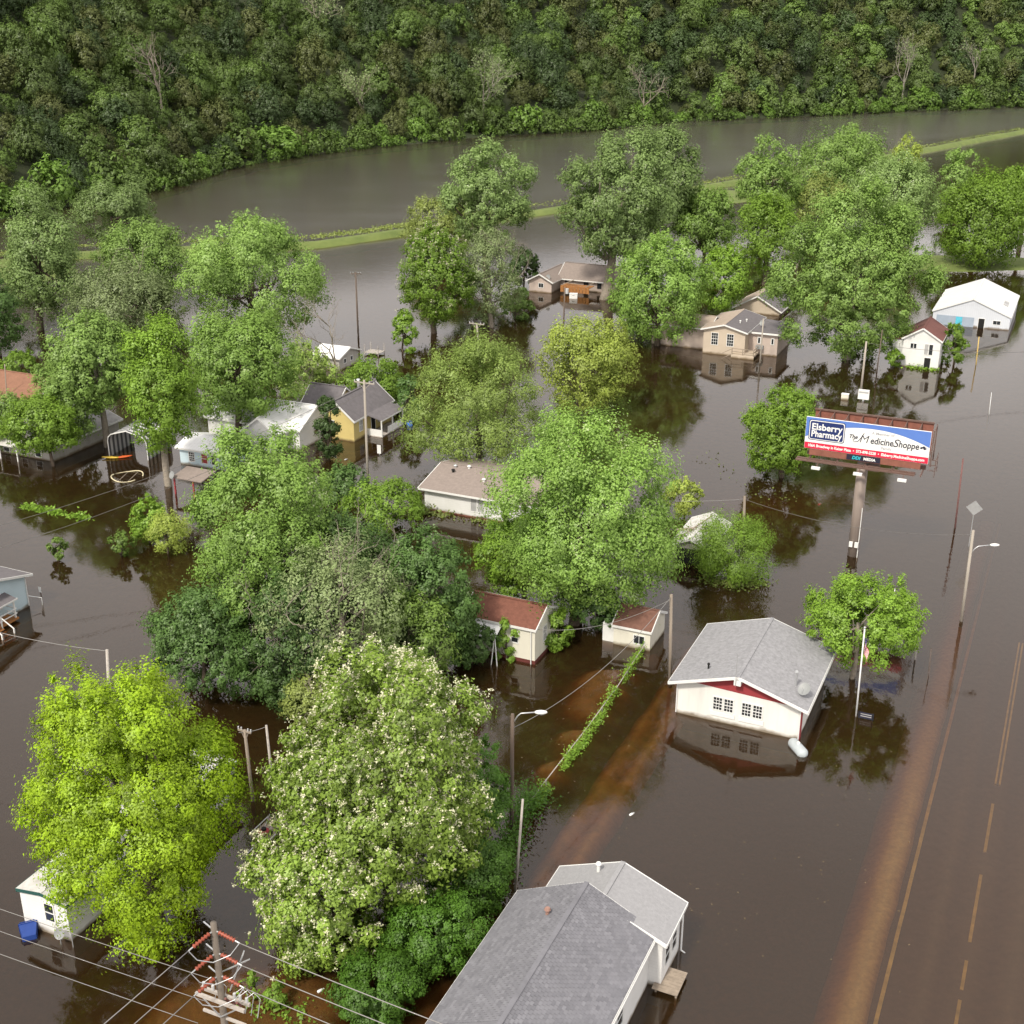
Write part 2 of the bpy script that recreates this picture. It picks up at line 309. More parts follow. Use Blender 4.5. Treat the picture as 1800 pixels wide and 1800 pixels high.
# ------------------------------------------------------------------ vegetation
def unit(a): return a/np.maximum(np.linalg.norm(a, axis=1, keepdims=True), 1e-6)
def fib(n, rng):
    i = np.arange(n)+.5; ph = np.arccos(1-2*i/n); th = math.pi*(1+5**.5)*i + rng.random()*6
    d = np.stack([np.cos(th)*np.sin(ph), np.sin(th)*np.sin(ph), np.cos(ph)], 1)
    return unit(d + rng.normal(0, .16, (n, 3)))
def leaf_mesh(name, cen, nor, size, rng, rnd=None, aspect=.62, soft=None):
    """one pointed leaf face per centre, as a mesh with a per-leaf random value"""
    n = len(cen); nor = unit(nor); r = unit(np.cross(nor, rng.normal(0, 1, (n, 3)))); t = np.cross(nor, r)
    s = (size*rng.uniform(.65, 1.35, n))[:, None]
    k = aspect/.62
    v = np.stack([cen + r*s*.58, cen - r*s*.40 + t*s*.40*k, cen - r*s*.40 - t*s*.40*k], 1).reshape(-1, 3)
    me = bpy.data.meshes.new(name); me.vertices.add(3*n); me.vertices.foreach_set('co', v.ravel().astype(np.float32))
    me.loops.add(3*n); me.loops.foreach_set('vertex_index', np.arange(3*n, dtype=np.int32))
    me.polygons.add(n); me.polygons.foreach_set('loop_start', np.arange(0, 3*n, 3, dtype=np.int32)); me.update(calc_edges=True)
    if soft is not None:                                 # leaves of one tuft share most of their shading direction
        q = unit(unit(soft)*.72 + nor*.45); c = me.attributes.new('custom_normal', 'FLOAT_VECTOR', 'POINT'); c.data.foreach_set('vector', np.repeat(q, 3, 0).ravel().astype(np.float32))
    a = me.attributes.new('rnd', 'FLOAT', 'FACE'); a.data.foreach_set('value', (rng.random(n) if rnd is None else rnd).astype(np.float32))
    return me
def crown_cloud(rng, rx, ry, rz, nleaf, nlobe=34, nsub=11, taper=0.0, spread=.2, lobe=(.26, .42), low=-1.0, lean=0.0, reach=(.52, .82)):
    """leaf centres and normals of a crown about the origin: lobes > tufts > leaves; also the lobe centres"""
    R = np.array([rx, ry, rz]); m = (rx*ry*rz)**(1/3); nlobe = max(7, int(nlobe*.8))
    lr = m*rng.uniform(lobe[0]*.8, lobe[1]*1.12, nlobe)
    d = fib(nlobe, rng); lc = d*(R-lr[:, None]*.85)*rng.uniform(.8, 1.06, (nlobe, 1)); k = rng.random(nlobe) < .2; lc[k] *= .86
    lc = lc*(1+.3*np.array([mnoise.noise((q[0]*1.5+lobe[0]*90+nleaf*.01, q[1]*1.5, q[2]*1.5)) for q in d]))[:, None]
    q_ = rng.permutation(nlobe)[:nlobe//3]; lc = np.concatenate([lc, lc[q_]*.5]); lr = np.concatenate([lr, lr[q_]])
    keep = lc[:, 2]/rz > low; lc, lr = lc[keep], lr[keep]
    sc_, sn_, so_ = [], [], []
    for c, r in zip(lc, lr):
        dd = fib(nsub*2, rng); o = c/R; o = o/max(np.linalg.norm(o), .2)
        w = dd@o + .5*dd[:, 2]; idx = np.argsort(-w)[:nsub]
        sc_.append(c + dd[idx]*r*rng.uniform(.62, 1.15, (nsub, 1))); sn_.append(unit(dd[idx]*.8+o*.4)); so_.append(unit(dd[idx]*.7+o*.5+np.array([0, 0, .5])))
    sc_ = np.concatenate(sc_); sn_ = np.concatenate(sn_); so_ = np.concatenate(so_); ns_ = len(sc_)
    wt = rng.uniform(.35, 1.6, ns_); cnt = np.maximum(1, (nleaf*wt/wt.sum()).astype(int)); rep = np.repeat(np.arange(ns_), cnt); N = len(rep)
    sig = m*spread*.33*(rng.uniform(.6, 1.3, ns_)*np.sqrt(wt))[rep][:, None]
    off = np.clip(rng.normal(0, 1, (N, 3)), -1.7, 1.7)*sig; off += so_[rep]*(np.clip(rng.normal(0, .9, (N, 1)), -1.6, 1.6)*sig)
    cen = sc_[rep]+off; nor = unit(off)*.6 + sn_[rep]*.55 + rng.normal(0, .3, (N, 3)) + np.array([0, 0, .4])
    z = cen[:, 2:3]/rz; cen[:, :2] *= (1 - taper*z)
    cen[:, 0] += lean*(cen[:, 2]+rz); lc = lc.copy(); lc[:, :2] *= (1-taper*lc[:, 2:3]/rz)
    tuft = rng.random(ns_)[rep]; soft = unit(off)*.6 + sn_[rep]*.6 + unit(cen/R)*.35 + np.array([0, 0, .3])
    return cen, nor, lc, np.clip(.3*rng.random(N)+.7*tuft, 0, 1), soft
def limb(mb, a, b, r0, r1, rng, bend=.12, n=5):
    a = Vector(a); b = Vector(b); L = (b-a).length; pts = []
    off = Vector(rng.normal(0, bend*L, 3))
    for i in range(n+1):
        t = i/n; pts.append(a+(b-a)*t + off*math.sin(math.pi*t)*.6 + Vector((0, 0, -.1*L*math.sin(math.pi*t))))
    mb.tube(pts, [r0+(r1-r0)*i/n for i in range(n+1)], 6)
bark = mat('bark', (.13, .10, .075), .95, .45, 3, bump=.6, bscale=8)
bark_pale = mat('pale_bark', (.30, .26, .21), .95, .4, 3, bump=.5, bscale=8)
bark_white = mat('sycamore_bark', (.34, .31, .26), .9, .5, 2)
def LF(name, c, lo=.7, hi=1.25, tr=.36, pale=None):
    return leafmat(name, tuple(x*lo for x in c), tuple(min(.62, x*hi) for x in c), tr, pale)
LM = {
 'lime': LF('lime_leaf', (.27, .405, .018), .5, 1.3, .32),
 'catalpa': LF('catalpa_leaf', (.26, .385, .06), .55, 1.3),
 'deep': LF('deep_leaf', (0.110, 0.200, 0.050), pale=(.28, .36, .18)),
 'glossy': LF('glossy_leaf', (0.166, 0.264, 0.049), .55, 1.3, .26, (.44, .50, .28)),
 'maple': LF('silver_maple_leaf', (.215, .345, .07), pale=(.45, .52, .28)),
 'bright': LF('bright_leaf', (0.204, 0.339, 0.041)),
 'willow': LF('willow_leaf', (0.308, 0.425, 0.100)),
 'yellow': LF('yellow_green_leaf', (0.368, 0.460, 0.089)),
 'cotton': LF('cottonwood_leaf', (0.216, 0.315, 0.100), pale=(.45, .5, .32)),
 'oak': LF('oak_leaf', (0.216, 0.335, 0.079)),
 'olive': LF('olive_leaf', (0.235, 0.289, 0.075)),
 'dark': LF('dark_leaf', (0.058, 0.104, 0.027), tr=.2),
 'sparse': LF('sparse_leaf', (0.225, 0.290, 0.121)),
 'hedge': LF('hedge_leaf', (0.098, 0.210, 0.025)),
 'hill': LF('hill_leaf', (0.083, 0.124, 0.032), .5, 1.35, .2),
 'hill2': LF('hill_leaf_olive', (0.103, 0.124, 0.038), .5, 1.35, .2),
 'hill3': LF('hill_leaf_fresh', (0.103, 0.164, 0.035), .5, 1.35, .2),
 'hill4': LF('hill_leaf_dark', (0.051, 0.083, 0.027), .5, 1.35, .2),
 'bank': LF('bank_leaf', (0.145, 0.249, 0.042)),
}
flower = leafmat('catalpa_blossom', (.50, .50, .30), (.74, .72, .54), .25)
leaf_total = 0
def tree(name, label, base, box, kind, n, size, seed, taper=.12, trunk_r=None, nlobe=34, nsub=11, low=-.75, spread=.2, depth=.92, lean=0.0, bk=None, lobe=(.26, .42), blossoms=0, cat='tree', limbs=9, group=None, bare=0, reach=(.52, .82), aspect=.62):
    """base: pixel where the trunk meets the water; box: crown left, right, top, bottom in the photo, measured at the base's distance"""
    global leaf_total
    rng = np.random.default_rng(seed); g = G(*base); Y = g.y; l, r, t, b = box
    zt = A(base[0], t, Y).z; rx0 = (A(r, (t+b)/2, Y).x - A(l, (t+b)/2, Y).x)/2
    zb = max(-.6, A(base[0], b, Y-.1*rx0).z); zc = (zt+zb)/2; rz = (zt-zb)/2
    xl, xr = A(l, (t+b)/2, Y).x, A(r, (t+b)/2, Y).x
    rx = (xr-xl)/2; cx = (xl+xr)/2 - g.x; ry = rx*depth
    root = thing(name, label, cat, (g.x, g.y, 0), 0, group); n = int(n*1.8); size *= .72
    cen, nor, lc, rv, sof = crown_cloud(rng, rx*1.03, ry*1.03, rz*1.03, n, nlobe, nsub, taper, spread, lobe, low, lean, reach)
    off = np.array([cx, 0, zc]); cen = cen+off; lc = lc+off
    ok = cen[:, 2] > .05; cen, nor, rv, sof = cen[ok], nor[ok], rv[ok], sof[ok]; leaf_total += len(cen)
    link('crown', leaf_mesh('crown', cen, nor, size, rng, rv, aspect, sof), LM[kind], root)
    tr = trunk_r or max(.12, .028*(zt)); mb = MB(); ctr = Vector((cx*.6, 0, zb+rz*.9))
    limb(mb, (0, 0, -1.3), ctr, tr*1.15, tr*.5, rng, .05, 6)
    for i in rng.permutation(len(lc))[:limbs]:
        a = Vector((0, 0, -1.3)).lerp(ctr, rng.uniform(.45, .98)); limb(mb, a, lc[i], tr*.4, tr*.08, rng, .1)
    mb.build('trunk', bk or bark, root, True)
    if bare:
        bb = MB()
        for i in range(bare):
            q = Vector(lc[rng.integers(len(lc))]); d = Vector(rng.normal(0, 1, 3)); d.z = abs(d.z)+.4; twig(bb, q, d.normalized(), rx*.42, .05, rng, 3)
        bb.build('dead_branch', bark_pale, root)['kind'] = 'stuff'
    if blossoms:
        top = (nor[:, 2] > .25) & (rng.random(len(cen)) < blossoms); idx = np.where(top)[0]
        rep = np.repeat(idx, 9); c2 = cen[rep]+unit(nor[rep])*.16+rng.normal(0, size*.42, (len(rep), 3))
        link('blossoms', leaf_mesh('blossoms', c2, rng.normal(0, .6, c2.shape)+np.array([0, 0, .7]), size*.5, rng, None, .9), flower, root)['kind'] = 'stuff'
    return root
def twig(mb, a, d, L, r, rng, depth):
    b = a + d*L; mid = a + d*L*.5 + Vector(rng.normal(0, .07*L, 3)); mb.tube([a, mid, b], [r, r*.8, r*.6], 5, False)
    if depth <= 0: return
    for k in range(rng.integers(2, 4)):
        nd_ = (d + Vector(rng.normal(0, .5, 3)) + Vector((0, 0, .15))).normalized(); twig(mb, b if k else mid, nd_, L*rng.uniform(.6, .8), r*.58, rng, depth-1)
def dead_tree(name, label, pos, h, seed, r=.16, bk=None, depth=5, leaves=0, lm='sparse', size=.5, lean=(0, 0), cat='dead tree'):
    rng = np.random.default_rng(seed); root = thing(name, label, cat, pos); mb = MB(); d = Vector((lean[0], lean[1], 1)).normalized()
    p = Vector((0, 0, -1)); q = p+d*h*.38; mb.tube([p, (p+q)/2+Vector((.1*r, 0, 0)), q], [r, r*.85, r*.7], 7)
    for k in range(4): twig(mb, p+d*h*(.26+.04*k), (d+Vector(rng.normal(0, .45, 3))).normalized(), h*.24, r*.5, rng, depth-1)
    mb.build('trunk', bk or bark_pale, root)
    if leaves:
        v = np.array(mb.v); v = v[v[:, 2] > h*.3]; c = v[rng.integers(len(v), size=leaves)]+rng.normal(0, h*.03, (leaves, 3))
        link('crown', leaf_mesh('crown', c, rng.normal(0, 1, c.shape)+np.array([0, 0, .5]), size, rng), LM[lm], root)
    return root

# --- trees of the flooded town, nearest first
T = tree
T('maple_tree', 'big bright lime green maple leaning over the white mobile home', (285, 1640), (45, 412, 1155, 1625), 'lime', 82000, .19, 101, taper=.16, nlobe=62, nsub=16, spread=.125, lobe=(.2, .34), low=-.85)
T('catalpa_tree', 'large catalpa covered in white blossom in front of the dark thicket', (680, 1590), (478, 880, 1150, 1570), 'catalpa', 40000, .27, 2, taper=.2, nlobe=54, nsub=15, spread=.13, lobe=(.2, .34), blossoms=.065, trunk_r=.4, bk=bark_pale, low=-.9)
T('catalpa_tree', 'low flowering catalpa limb mass beside the red insulator pole', (600, 1665), (446, 720, 1440, 1695), 'catalpa', 19000, .27, 3, taper=.05, nlobe=26, nsub=11, spread=.18, blossoms=.065, low=-.9)
T('hedge_shrub', 'deep green shrub at the foot of the flowering catalpa', (825, 1590), (740, 905, 1465, 1625), 'hedge', 17000, .17, 4, nlobe=22, low=-1, cat='shrub', taper=0)
T('hedge_shrub', 'deep green shrub between catalpa and the long slate roofed building', (760, 1690), (680, 850, 1580, 1735), 'hedge', 17000, .17, 5, nlobe=22, low=-1, cat='shrub', taper=0)
T('hedge_shrub', 'deep green shrub at the lower picture edge left of the slate roof', (665, 1780), (585, 745, 1685, 1805), 'hedge', 15300, .17, 6, nlobe=20, low=-1, cat='shrub', taper=0)
T('hedge_shrub', 'green shrub by the lamp post at the end of the vine fence', (855, 1480), (795, 900, 1310, 1520), 'hedge', 11900, .17, 7, nlobe=18, low=-1, cat='shrub', taper=0)
T('mulberry_tree', 'tall glossy green tree left of the dead branched thicket', (450, 1150), (330, 610, 757, 1110), 'maple', 42000, .27, 8, taper=.1, nlobe=52, nsub=12, spread=.15, lobe=(.2, .33), low=-.95)
T('mulberry_tree', 'dark low spreading tree behind the top of the lime green maple', (350, 1215), (268, 470, 1030, 1215), 'deep', 19000, .27, 9, taper=0, nlobe=32, nsub=11, spread=.18, low=-.9)
T('box_elder_tree', 'dark bushy tree with dead twigs in front of tall glossy tree', (500, 1235), (420, 610, 1010, 1255), 'deep', 17000, .27, 10, nlobe=34, nsub=10, spread=.17, bare=14, low=-.95)
T('box_elder_tree', 'dense green tree behind the bare grey branches in the thicket', (590, 1150), (490, 720, 905, 1120), 'deep', 19000, .28, 11, nlobe=36, spread=.16, bare=8, low=-.9)
T('box_elder_tree', 'shadowy green tree left of the brick red roofed cream house', (760, 1180), (660, 850, 930, 1185), 'deep', 19000, .28, 12, nlobe=36, spread=.16, bare=12, low=-1)
T('box_elder_tree', 'half bare tree with a tall pale trunk in the thicket', (607, 1240), (480, 720, 960, 1180), 'sparse', 8000, .26, 13, nlobe=30, spread=.2, bare=18, trunk_r=.34, bk=bark_pale, low=-.6)
T('box_elder_tree', 'low brushy tree at the foot of the pale trunked thicket tree', (560, 1275), (490, 606, 1185, 1275), 'olive', 5000, .24, 14, nlobe=22, bare=10, low=-1)
T('box_elder_tree', 'mid green thicket tree right of the pale trunk behind the catalpa', (715, 1215), (630, 800, 1040, 1215), 'glossy', 11000, .27, 15, nlobe=26, bare=12, low=-.9)
T('silver_maple_tree', 'huge leafy silver maple between white ranch house and brick roofed shed', (1010, 1095), (862, 1195, 720, 1085), 'maple', 54000, .27, 116, taper=.12, nlobe=76, nsub=13, spread=.15, lobe=(.19, .31), low=-.9, trunk_r=.55)
T('silver_maple_tree', 'darker green tree tucked against left side of huge silver maple', (925, 1060), (842, 1000, 885, 1060), 'bright', 15000, .27, 17, nlobe=28, spread=.17, low=-.95)
T('shrub', 'small leafy shrub under the big maple beside cream shed', (1050, 1110), (1000, 1100, 1035, 1100), 'deep', 4000, .26, 18, nlobe=14, low=-1, cat='shrub')
T('shrub', 'thin leafy sapling at the corner of the brick red roofed house', (978, 1138), (952, 1006, 1068, 1150), 'bright', 2600, .28, 19, nlobe=10, low=-1, cat='shrub', spread=.25)
T('shrub', 'vine covered bush leaning on the front of the cream house', (890, 1158), (868, 912, 1085, 1165), 'bright', 1800, .26, 20, nlobe=9, low=-1, cat='shrub')
T('shrub', 'dark bush hiding the left end of the cream house', (830, 1165), (790, 875, 1095, 1170), 'deep', 5000, .26, 21, nlobe=16, low=-1, cat='shrub')
T('pear_tree', 'small round yellow green tree behind the flagpole', (1492, 1190), (1414, 1612, 1012, 1165), 'bright', 17000, .25, 22, taper=.05, nlobe=36, nsub=10, spread=.16, low=-.6, trunk_r=.24, bk=bark_pale, depth=.95)
T('elm_tree', 'bright green bushy tree left of the billboard', (1380, 838), (1306, 1452, 676, 836), 'bright', 17000, .32, 23, taper=.02, nlobe=34, spread=.17, low=-1)
T('willow_shrub', 'feathery olive shrub round the leaning wooden pole near grey shed roof', (1285, 1015), (1208, 1362, 902, 1028), 'bright', 19000, .24, 24, taper=.1, nlobe=30, low=-1, cat='shrub', aspect=.3, spread=.26)
T('willow_tree', 'drooping light green willow behind the white ranch house', (842, 825), (722, 955, 586, 835), 'willow', 30000, .34, 25, taper=.18, nlobe=50, nsub=12, spread=.17, lobe=(.2, .32), low=-.95, aspect=.4)
T('elm_tree', 'yellow green open crowned tree right of the drooping willow', (1018, 725), (946, 1120, 552, 722), 'yellow', 14000, .36, 26, nlobe=34, spread=.2, low=-.85)
T('maple_tree', 'round bright maple beside the beige house', (1157, 607), (1072, 1248, 416, 600), 'maple', 22000, .42, 27, taper=.12, nlobe=44, spread=.16, low=-.8)
T('maple_tree', 'darker round tree just right of the round bright maple', (1278, 552), (1228, 1320, 432, 548), 'bright', 8000, .45, 28, nlobe=24, low=-.95)
T('cottonwood_tree', 'tallest windblown cottonwood in front of the river', (1060, 526), (985, 1180, 225, 470), 'cotton', 26000, .52, 29, taper=.02, nlobe=54, nsub=11, spread=.16, lobe=(.18, .3), low=-.8, lean=.08, trunk_r=.9, bk=bark_pale)
T('cottonwood_tree', 'windblown cottonwood behind the tallest one at the river edge', (1150, 470), (1100, 1218, 215, 420), 'cotton', 14000, .58, 30, nlobe=34, lean=.1, low=-.9)
T('cottonwood_tree', 'slender windblown cottonwood with two plumes before the river', (855, 480), (775, 932, 246, 430), 'cotton', 18000, .52, 31, taper=-.05, nlobe=44, spread=.16, lobe=(.18, .3), low=-.9, lean=.05)
T('elm_tree', 'low olive brush tree at the levee beside slender cottonwood', (770, 460), (715, 835, 340, 450), 'olive', 8000, .5, 32, nlobe=24, low=-1)
T('catalpa_tree', 'rounded bright green catalpa at the left of the bare grey tree', (765, 585), (702, 832, 395, 572), 'bright', 16000, .42, 33, nlobe=38, spread=.17, low=-.95, blossoms=.03)
T('ash_tree', 'thin grey brown half leafed tree beside rounded catalpa', (865, 575), (800, 915, 392, 560), 'sparse', 9000, .34, 34, nlobe=30, bare=16, low=-.95, bk=bark_pale)
T('spruce_tree', 'dark evergreen beside the left end of brown roofed house', (918, 505), (895, 950, 430, 500), 'dark', 3500, .5, 35, taper=.4, nlobe=16, low=-1)
T('shrub', 'leafy shrub standing in water below the half leafed grey tree', (905, 560), (878, 940, 505, 560), 'oak', 2500, .4, 36, nlobe=12, low=-1, cat='shrub')
T('shrub', 'leafy bush at the water edge right of white roofed shed', (712, 618), (688, 738, 545, 615), 'bright', 2500, .4, 37, nlobe=12, low=-1, cat='shrub')
T('oak_tree', 'massive tufted oak beside the white two storey house', (1490, 632), (1372, 1640, 335, 628), 'oak', 48000, .42, 38, depth=.7, taper=.02, nlobe=64, nsub=12, spread=.13, lobe=(.17, .28), low=-.85, trunk_r=.6, bk=bark_pale)
T('shrub', 'tall bush squeezed between two storey house and metal building', (1678, 640), (1655, 1700, 560, 640), 'bright', 2600, .36, 39, nlobe=12, low=-1, cat='shrub')
T('shrub', 'low bush at the left foot of the white two storey house', (1572, 645), (1556, 1590, 612, 645), 'bright', 1200, .36, 40, nlobe=8, low=-1, cat='shrub')
T('walnut_tree', 'yellow green spreading tree at right edge above metal building', (1705, 470), (1655, 1812, 300, 470), 'bright', 18000, .55, 41, nlobe=40, low=-.8)
T('walnut_tree', 'light green tree top at the far right edge', (1790, 440), (1745, 1850, 278, 400), 'bright', 7000, .6, 42, nlobe=22)
T('elm_tree', 'grey green rounded tree left of the big pale clump by levee', (1345, 425), (1292, 1402, 253, 400), 'oak', 10000, .6, 43, nlobe=28, low=-.95)
T('elm_tree', 'large pale rounded tree standing against the river right of centre', (1470, 400), (1385, 1570, 218, 390), 'oak', 18000, .6, 44, nlobe=40, low=-.95)
T('elm_tree', 'windblown dark and silver tree in front of the small yellow treetop', (1565, 430), (1490, 1652, 268, 420), 'cotton', 15000, .58, 45, nlobe=38, low=-.95, lean=.05)
T('elm_tree', 'small yellow green treetop beside the right grass levee', (1592, 360), (1562, 1622, 238, 340), 'yellow', 3000, .6, 46, nlobe=14, low=-1)
T('elm_tree', 'slim light green tree before the backwater at right', (1685, 380), (1652, 1715, 248, 370), 'oak', 4000, .6, 47, nlobe=16, low=-1)
T('elm_tree', 'pale leafed tree turned by wind left of the broken snag', (1235, 470), (1178, 1295, 328, 450), 'maple', 10000, .55, 48, nlobe=28, low=-.95)
T('elm_tree', 'shadowed green tree behind the broken snag left of oak', (1340, 500), (1285, 1408, 335, 490), 'bright', 9000, .5, 49, nlobe=28, low=-.95)
T('elm_tree', 'olive treetop between windblown tree and massive oak', (1440, 430), (1395, 1500, 300, 420), 'olive', 6000, .55, 50, nlobe=20, low=-.95)
T('box_elder_tree', 'big loose crowned tree above the small white roofed shed', (440, 605), (322, 582, 368, 600), 'oak', 30000, .42, 51, nlobe=54, spread=.16, lobe=(.19, .31), low=-.95)
T('cottonwood_tree', 'dark cottonwood hanging over water at left with willow sweep', (70, 580), (5, 142, 338, 570), 'cotton', 17000, .45, 52, nlobe=40, low=-.95)
T('cottonwood_tree', 'silvery cottonwood at far left beside the river bend', (200, 480), (128, 272, 308, 440), 'cotton', 12000, .5, 53, nlobe=30, low=-.9)
T('cottonwood_tree', 'mid green tree behind the silvery cottonwood near river bend', (260, 540), (170, 335, 385, 530), 'oak', 14000, .5, 54, nlobe=34, low=-.95)
T('cottonwood_tree', 'grey green brush tree filling the gap left of loose crowned tree', (245, 620), (110, 335, 465, 620), 'sparse', 15000, .42, 55, nlobe=36, low=-1, bare=8)
T('ash_tree', 'leaning ivy trunked tree above the grey roofed house', (188, 785), (82, 245, 548, 725), 'oak', 17000, .38, 56, nlobe=36, spread=.2, low=-.8, trunk_r=.45, bk=bark_pale)
T('maple_tree', 'light green tree standing beside the rounded metal carport', (297, 855), (218, 345, 560, 790), 'bright', 18000, .33, 57, nlobe=40, low=-.95, trunk_r=.42, bk=bark_pale)
T('maple_tree', 'broad pale green maple above the white metal roofs', (415, 775), (318, 522, 545, 735), 'maple', 24000, .36, 58, nlobe=46, spread=.17, low=-.9)
T('elm_tree', 'fresh green tree overlapping the left edge of orange roof', (40, 790), (-40, 75, 690, 790), 'oak', 8000, .33, 76, nlobe=24, low=-.9)
T('plum_tree', 'leafy tree half hiding the orange roof behind small bright tree', (125, 795), (55, 175, 640, 770), 'oak', 9000, .33, 75, nlobe=26, low=-.8)
T('plum_tree', 'small bright tree in front of orange roofed house', (97, 818), (5, 140, 695, 800), 'bright', 9000, .33, 59, nlobe=22, low=-.7, spread=.22)
T('cottonwood_tree', 'dark tree cut by the left picture edge', (0, 625), (-60, 32, 470, 615), 'deep', 6000, .45, 60, nlobe=22, low=-1)
T('shrub', 'dense bush behind the orange roof at left edge', (35, 665), (0, 70, 615, 665), 'bright', 2600, .4, 61, nlobe=12, low=-1, cat='shrub')
T('shrub', 'olive brush left of the dead grey trunk', (540, 705), (488, 592, 602, 705), 'willow', 6000, .34, 62, nlobe=20, low=-1, cat='shrub', bare=10)
T('shrub', 'dark bush behind the yellow house chimney', (650, 720), (588, 722, 632, 720), 'bright', 7000, .36, 63, nlobe=22, low=-1, cat='shrub')
T('shrub', 'dark bush at the right side of yellow house porch', (715, 740), (695, 742, 655, 740), 'deep', 2500, .36, 64, nlobe=12, low=-1, cat='shrub')
T('juniper_tree', 'narrow dark evergreen column at the yellow house corner', (575, 808), (552, 600, 690, 806), 'dark', 7000, .26, 65, taper=.3, nlobe=26, low=-1, spread=.2)
T('shrub', 'round bright shrub in water below the red porch posts', (262, 955), (226, 302, 872, 955), 'bright', 3600, .3, 66, nlobe=14, low=-1, cat='shrub')
T('shrub', 'drooping yellow green shrub beside the round bright one', (292, 972), (252, 338, 892, 972), 'yellow', 2600, .28, 67, nlobe=14, low=-1, cat='shrub', spread=.28, aspect=.35)
T('shrub', 'small round bush standing alone in open water near blue house', (102, 985), (84, 120, 944, 985), 'glossy', 900, .24, 68, nlobe=8, low=-1, cat='shrub')
T('shrub', 'small vase shaped bush alone in open water with reflection', (212, 978), (190, 236, 936, 978), 'glossy', 1000, .24, 69, nlobe=8, low=-1, cat='shrub', taper=-.3)
T('shrub', 'low brush patch between thicket and white ranch house', (690, 930), (600, 750, 845, 935), 'bright', 6000, .3, 70, nlobe=22, low=-1, cat='shrub')
T('shrub', 'green brush behind thicket left of the tall utility pole', (600, 880), (560, 650, 815, 905), 'deep', 4500, .3, 71, nlobe=16, low=-1, cat='shrub')
T('shrub', 'yellowish sapling brush at right of the huge silver maple', (1195, 905), (1165, 1240, 838, 905), 'yellow', 2500, .3, 72, nlobe=12, low=-1, cat='shrub')
T('shrub', 'small fresh green shrub on the mud by insulator pole', (484, 1770), (462, 502, 1722, 1772), 'bright', 900, .2, 73, nlobe=8, low=-1, cat='shrub')
T('shrub', 'tiny green sprig on the mud left of the small shrub', (443, 1735), (434, 452, 1705, 1735), 'bright', 260, .18, 74, nlobe=5, low=-1, cat='shrub')
p_ = G(592, 700); dead_tree('dead_tree', 'bare grey dead tree in front of white roofed shed', p_, 17, 5, .2)
p_ = G(565, 720); dead_tree('dead_tree', 'twisted bare tree beside the narrow dark evergreen', p_, 8.5, 6, .16, lean=(-.3, 0))
p_ = G(1398, 470); dead_tree('dead_tree', 'broken snag with fallen pale limbs left of massive oak', p_, 10, 7, .3, bk=bark_pale, depth=3, lean=(.2, 0))
p_ = G(893, 520); dead_tree('dead_tree', 'thin grey bare tree right of half leafed ash', p_, 12, 8, .14, lean=(.1, 0))
# weeds lining the water
def weeds(name, label, pts, w, h, n, kind, size, seed, cat=None, z0=.03):
    rng = np.random.default_rng(seed); pts = [np.array(G(*p)) for p in pts]; c = []
    for a, b in zip(pts, pts[1:]): m_ = max(1, int(n/(len(pts)-1))); t = rng.random((m_, 1)); c.append(a+(b-a)*t)
    c = np.concatenate(c); lump = np.array([max(.0, mnoise.noise((x*.5, y*.5, seed))*1.9+.45+.4*mnoise.noise((x*2.1, y*2.1, seed))) for x, y, _ in c]); k_ = lump > .12; c, lump = c[k_], lump[k_]
    c[:, :2] += rng.normal(0, w, (len(c), 2)); c[:, 2] = np.abs(rng.normal(0, h, len(c)))*lump+z0
    o = link(name, leaf_mesh(name, c, rng.normal(0, .5, c.shape)+np.array([0, 0, .8]), size, rng), LM[kind]); return tag(o, label, cat, kind='stuff')
weeds('vine_growth', 'green vines and weeds growing over the sunken fence line', [(1150, 1110), (1090, 1205), (1035, 1295), (985, 1360), (940, 1422)], .2, .48, 4600, 'bright', .14, 1)
weeds('weeds', 'dense green growth along the lower end of the vine fence', [(945, 1405), (915, 1440), (890, 1500), (870, 1560)], .5, .7, 4200, 'hedge', .15, 9)
weeds('weeds', 'narrow strip of leafy weeds above water at left', [(30, 890), (85, 900), (155, 914)], .3, .28, 900, 'bright', .3, 2)
weeds('weeds', 'sparse reeds standing in water left of billboard post', [(1195, 795), (1262, 815), (1330, 870), (1400, 880)], 1.0, .25, 110, 'olive', .22, 3)
weeds('weeds', 'weeds along the foot of white ranch house wall', [(700, 905), (750, 902), (860, 920)], .5, .3, 700, 'olive', .3, 4)
weeds('weeds', 'weeds at the foot of the white two storey house', [(1585, 645), (1650, 652)], .4, .3, 250, 'bright', .3, 5)
weeds('weeds', 'low weeds on the mud round the insulator pole', [(430, 1740), (470, 1770), (540, 1790)], .5, .12, 260, 'bright', .2, 6)
weeds('weeds', 'trampled weeds round the shrub by the grey shed', [(1190, 1010), (1285, 1030), (1345, 1022)], .6, .22, 900, 'olive', .26, 7)

weeds('levee_weeds', 'rank grass and weeds along the low levee', [(-60, 462), (100, 440), (300, 432), (555, 422), (640, 412), (720, 400), (900, 372), (1240, 325), (1400, 298), (1620, 262), (1800, 228)], 1.3, .22, 9000, 'olive', .45, 8, z0=.7)
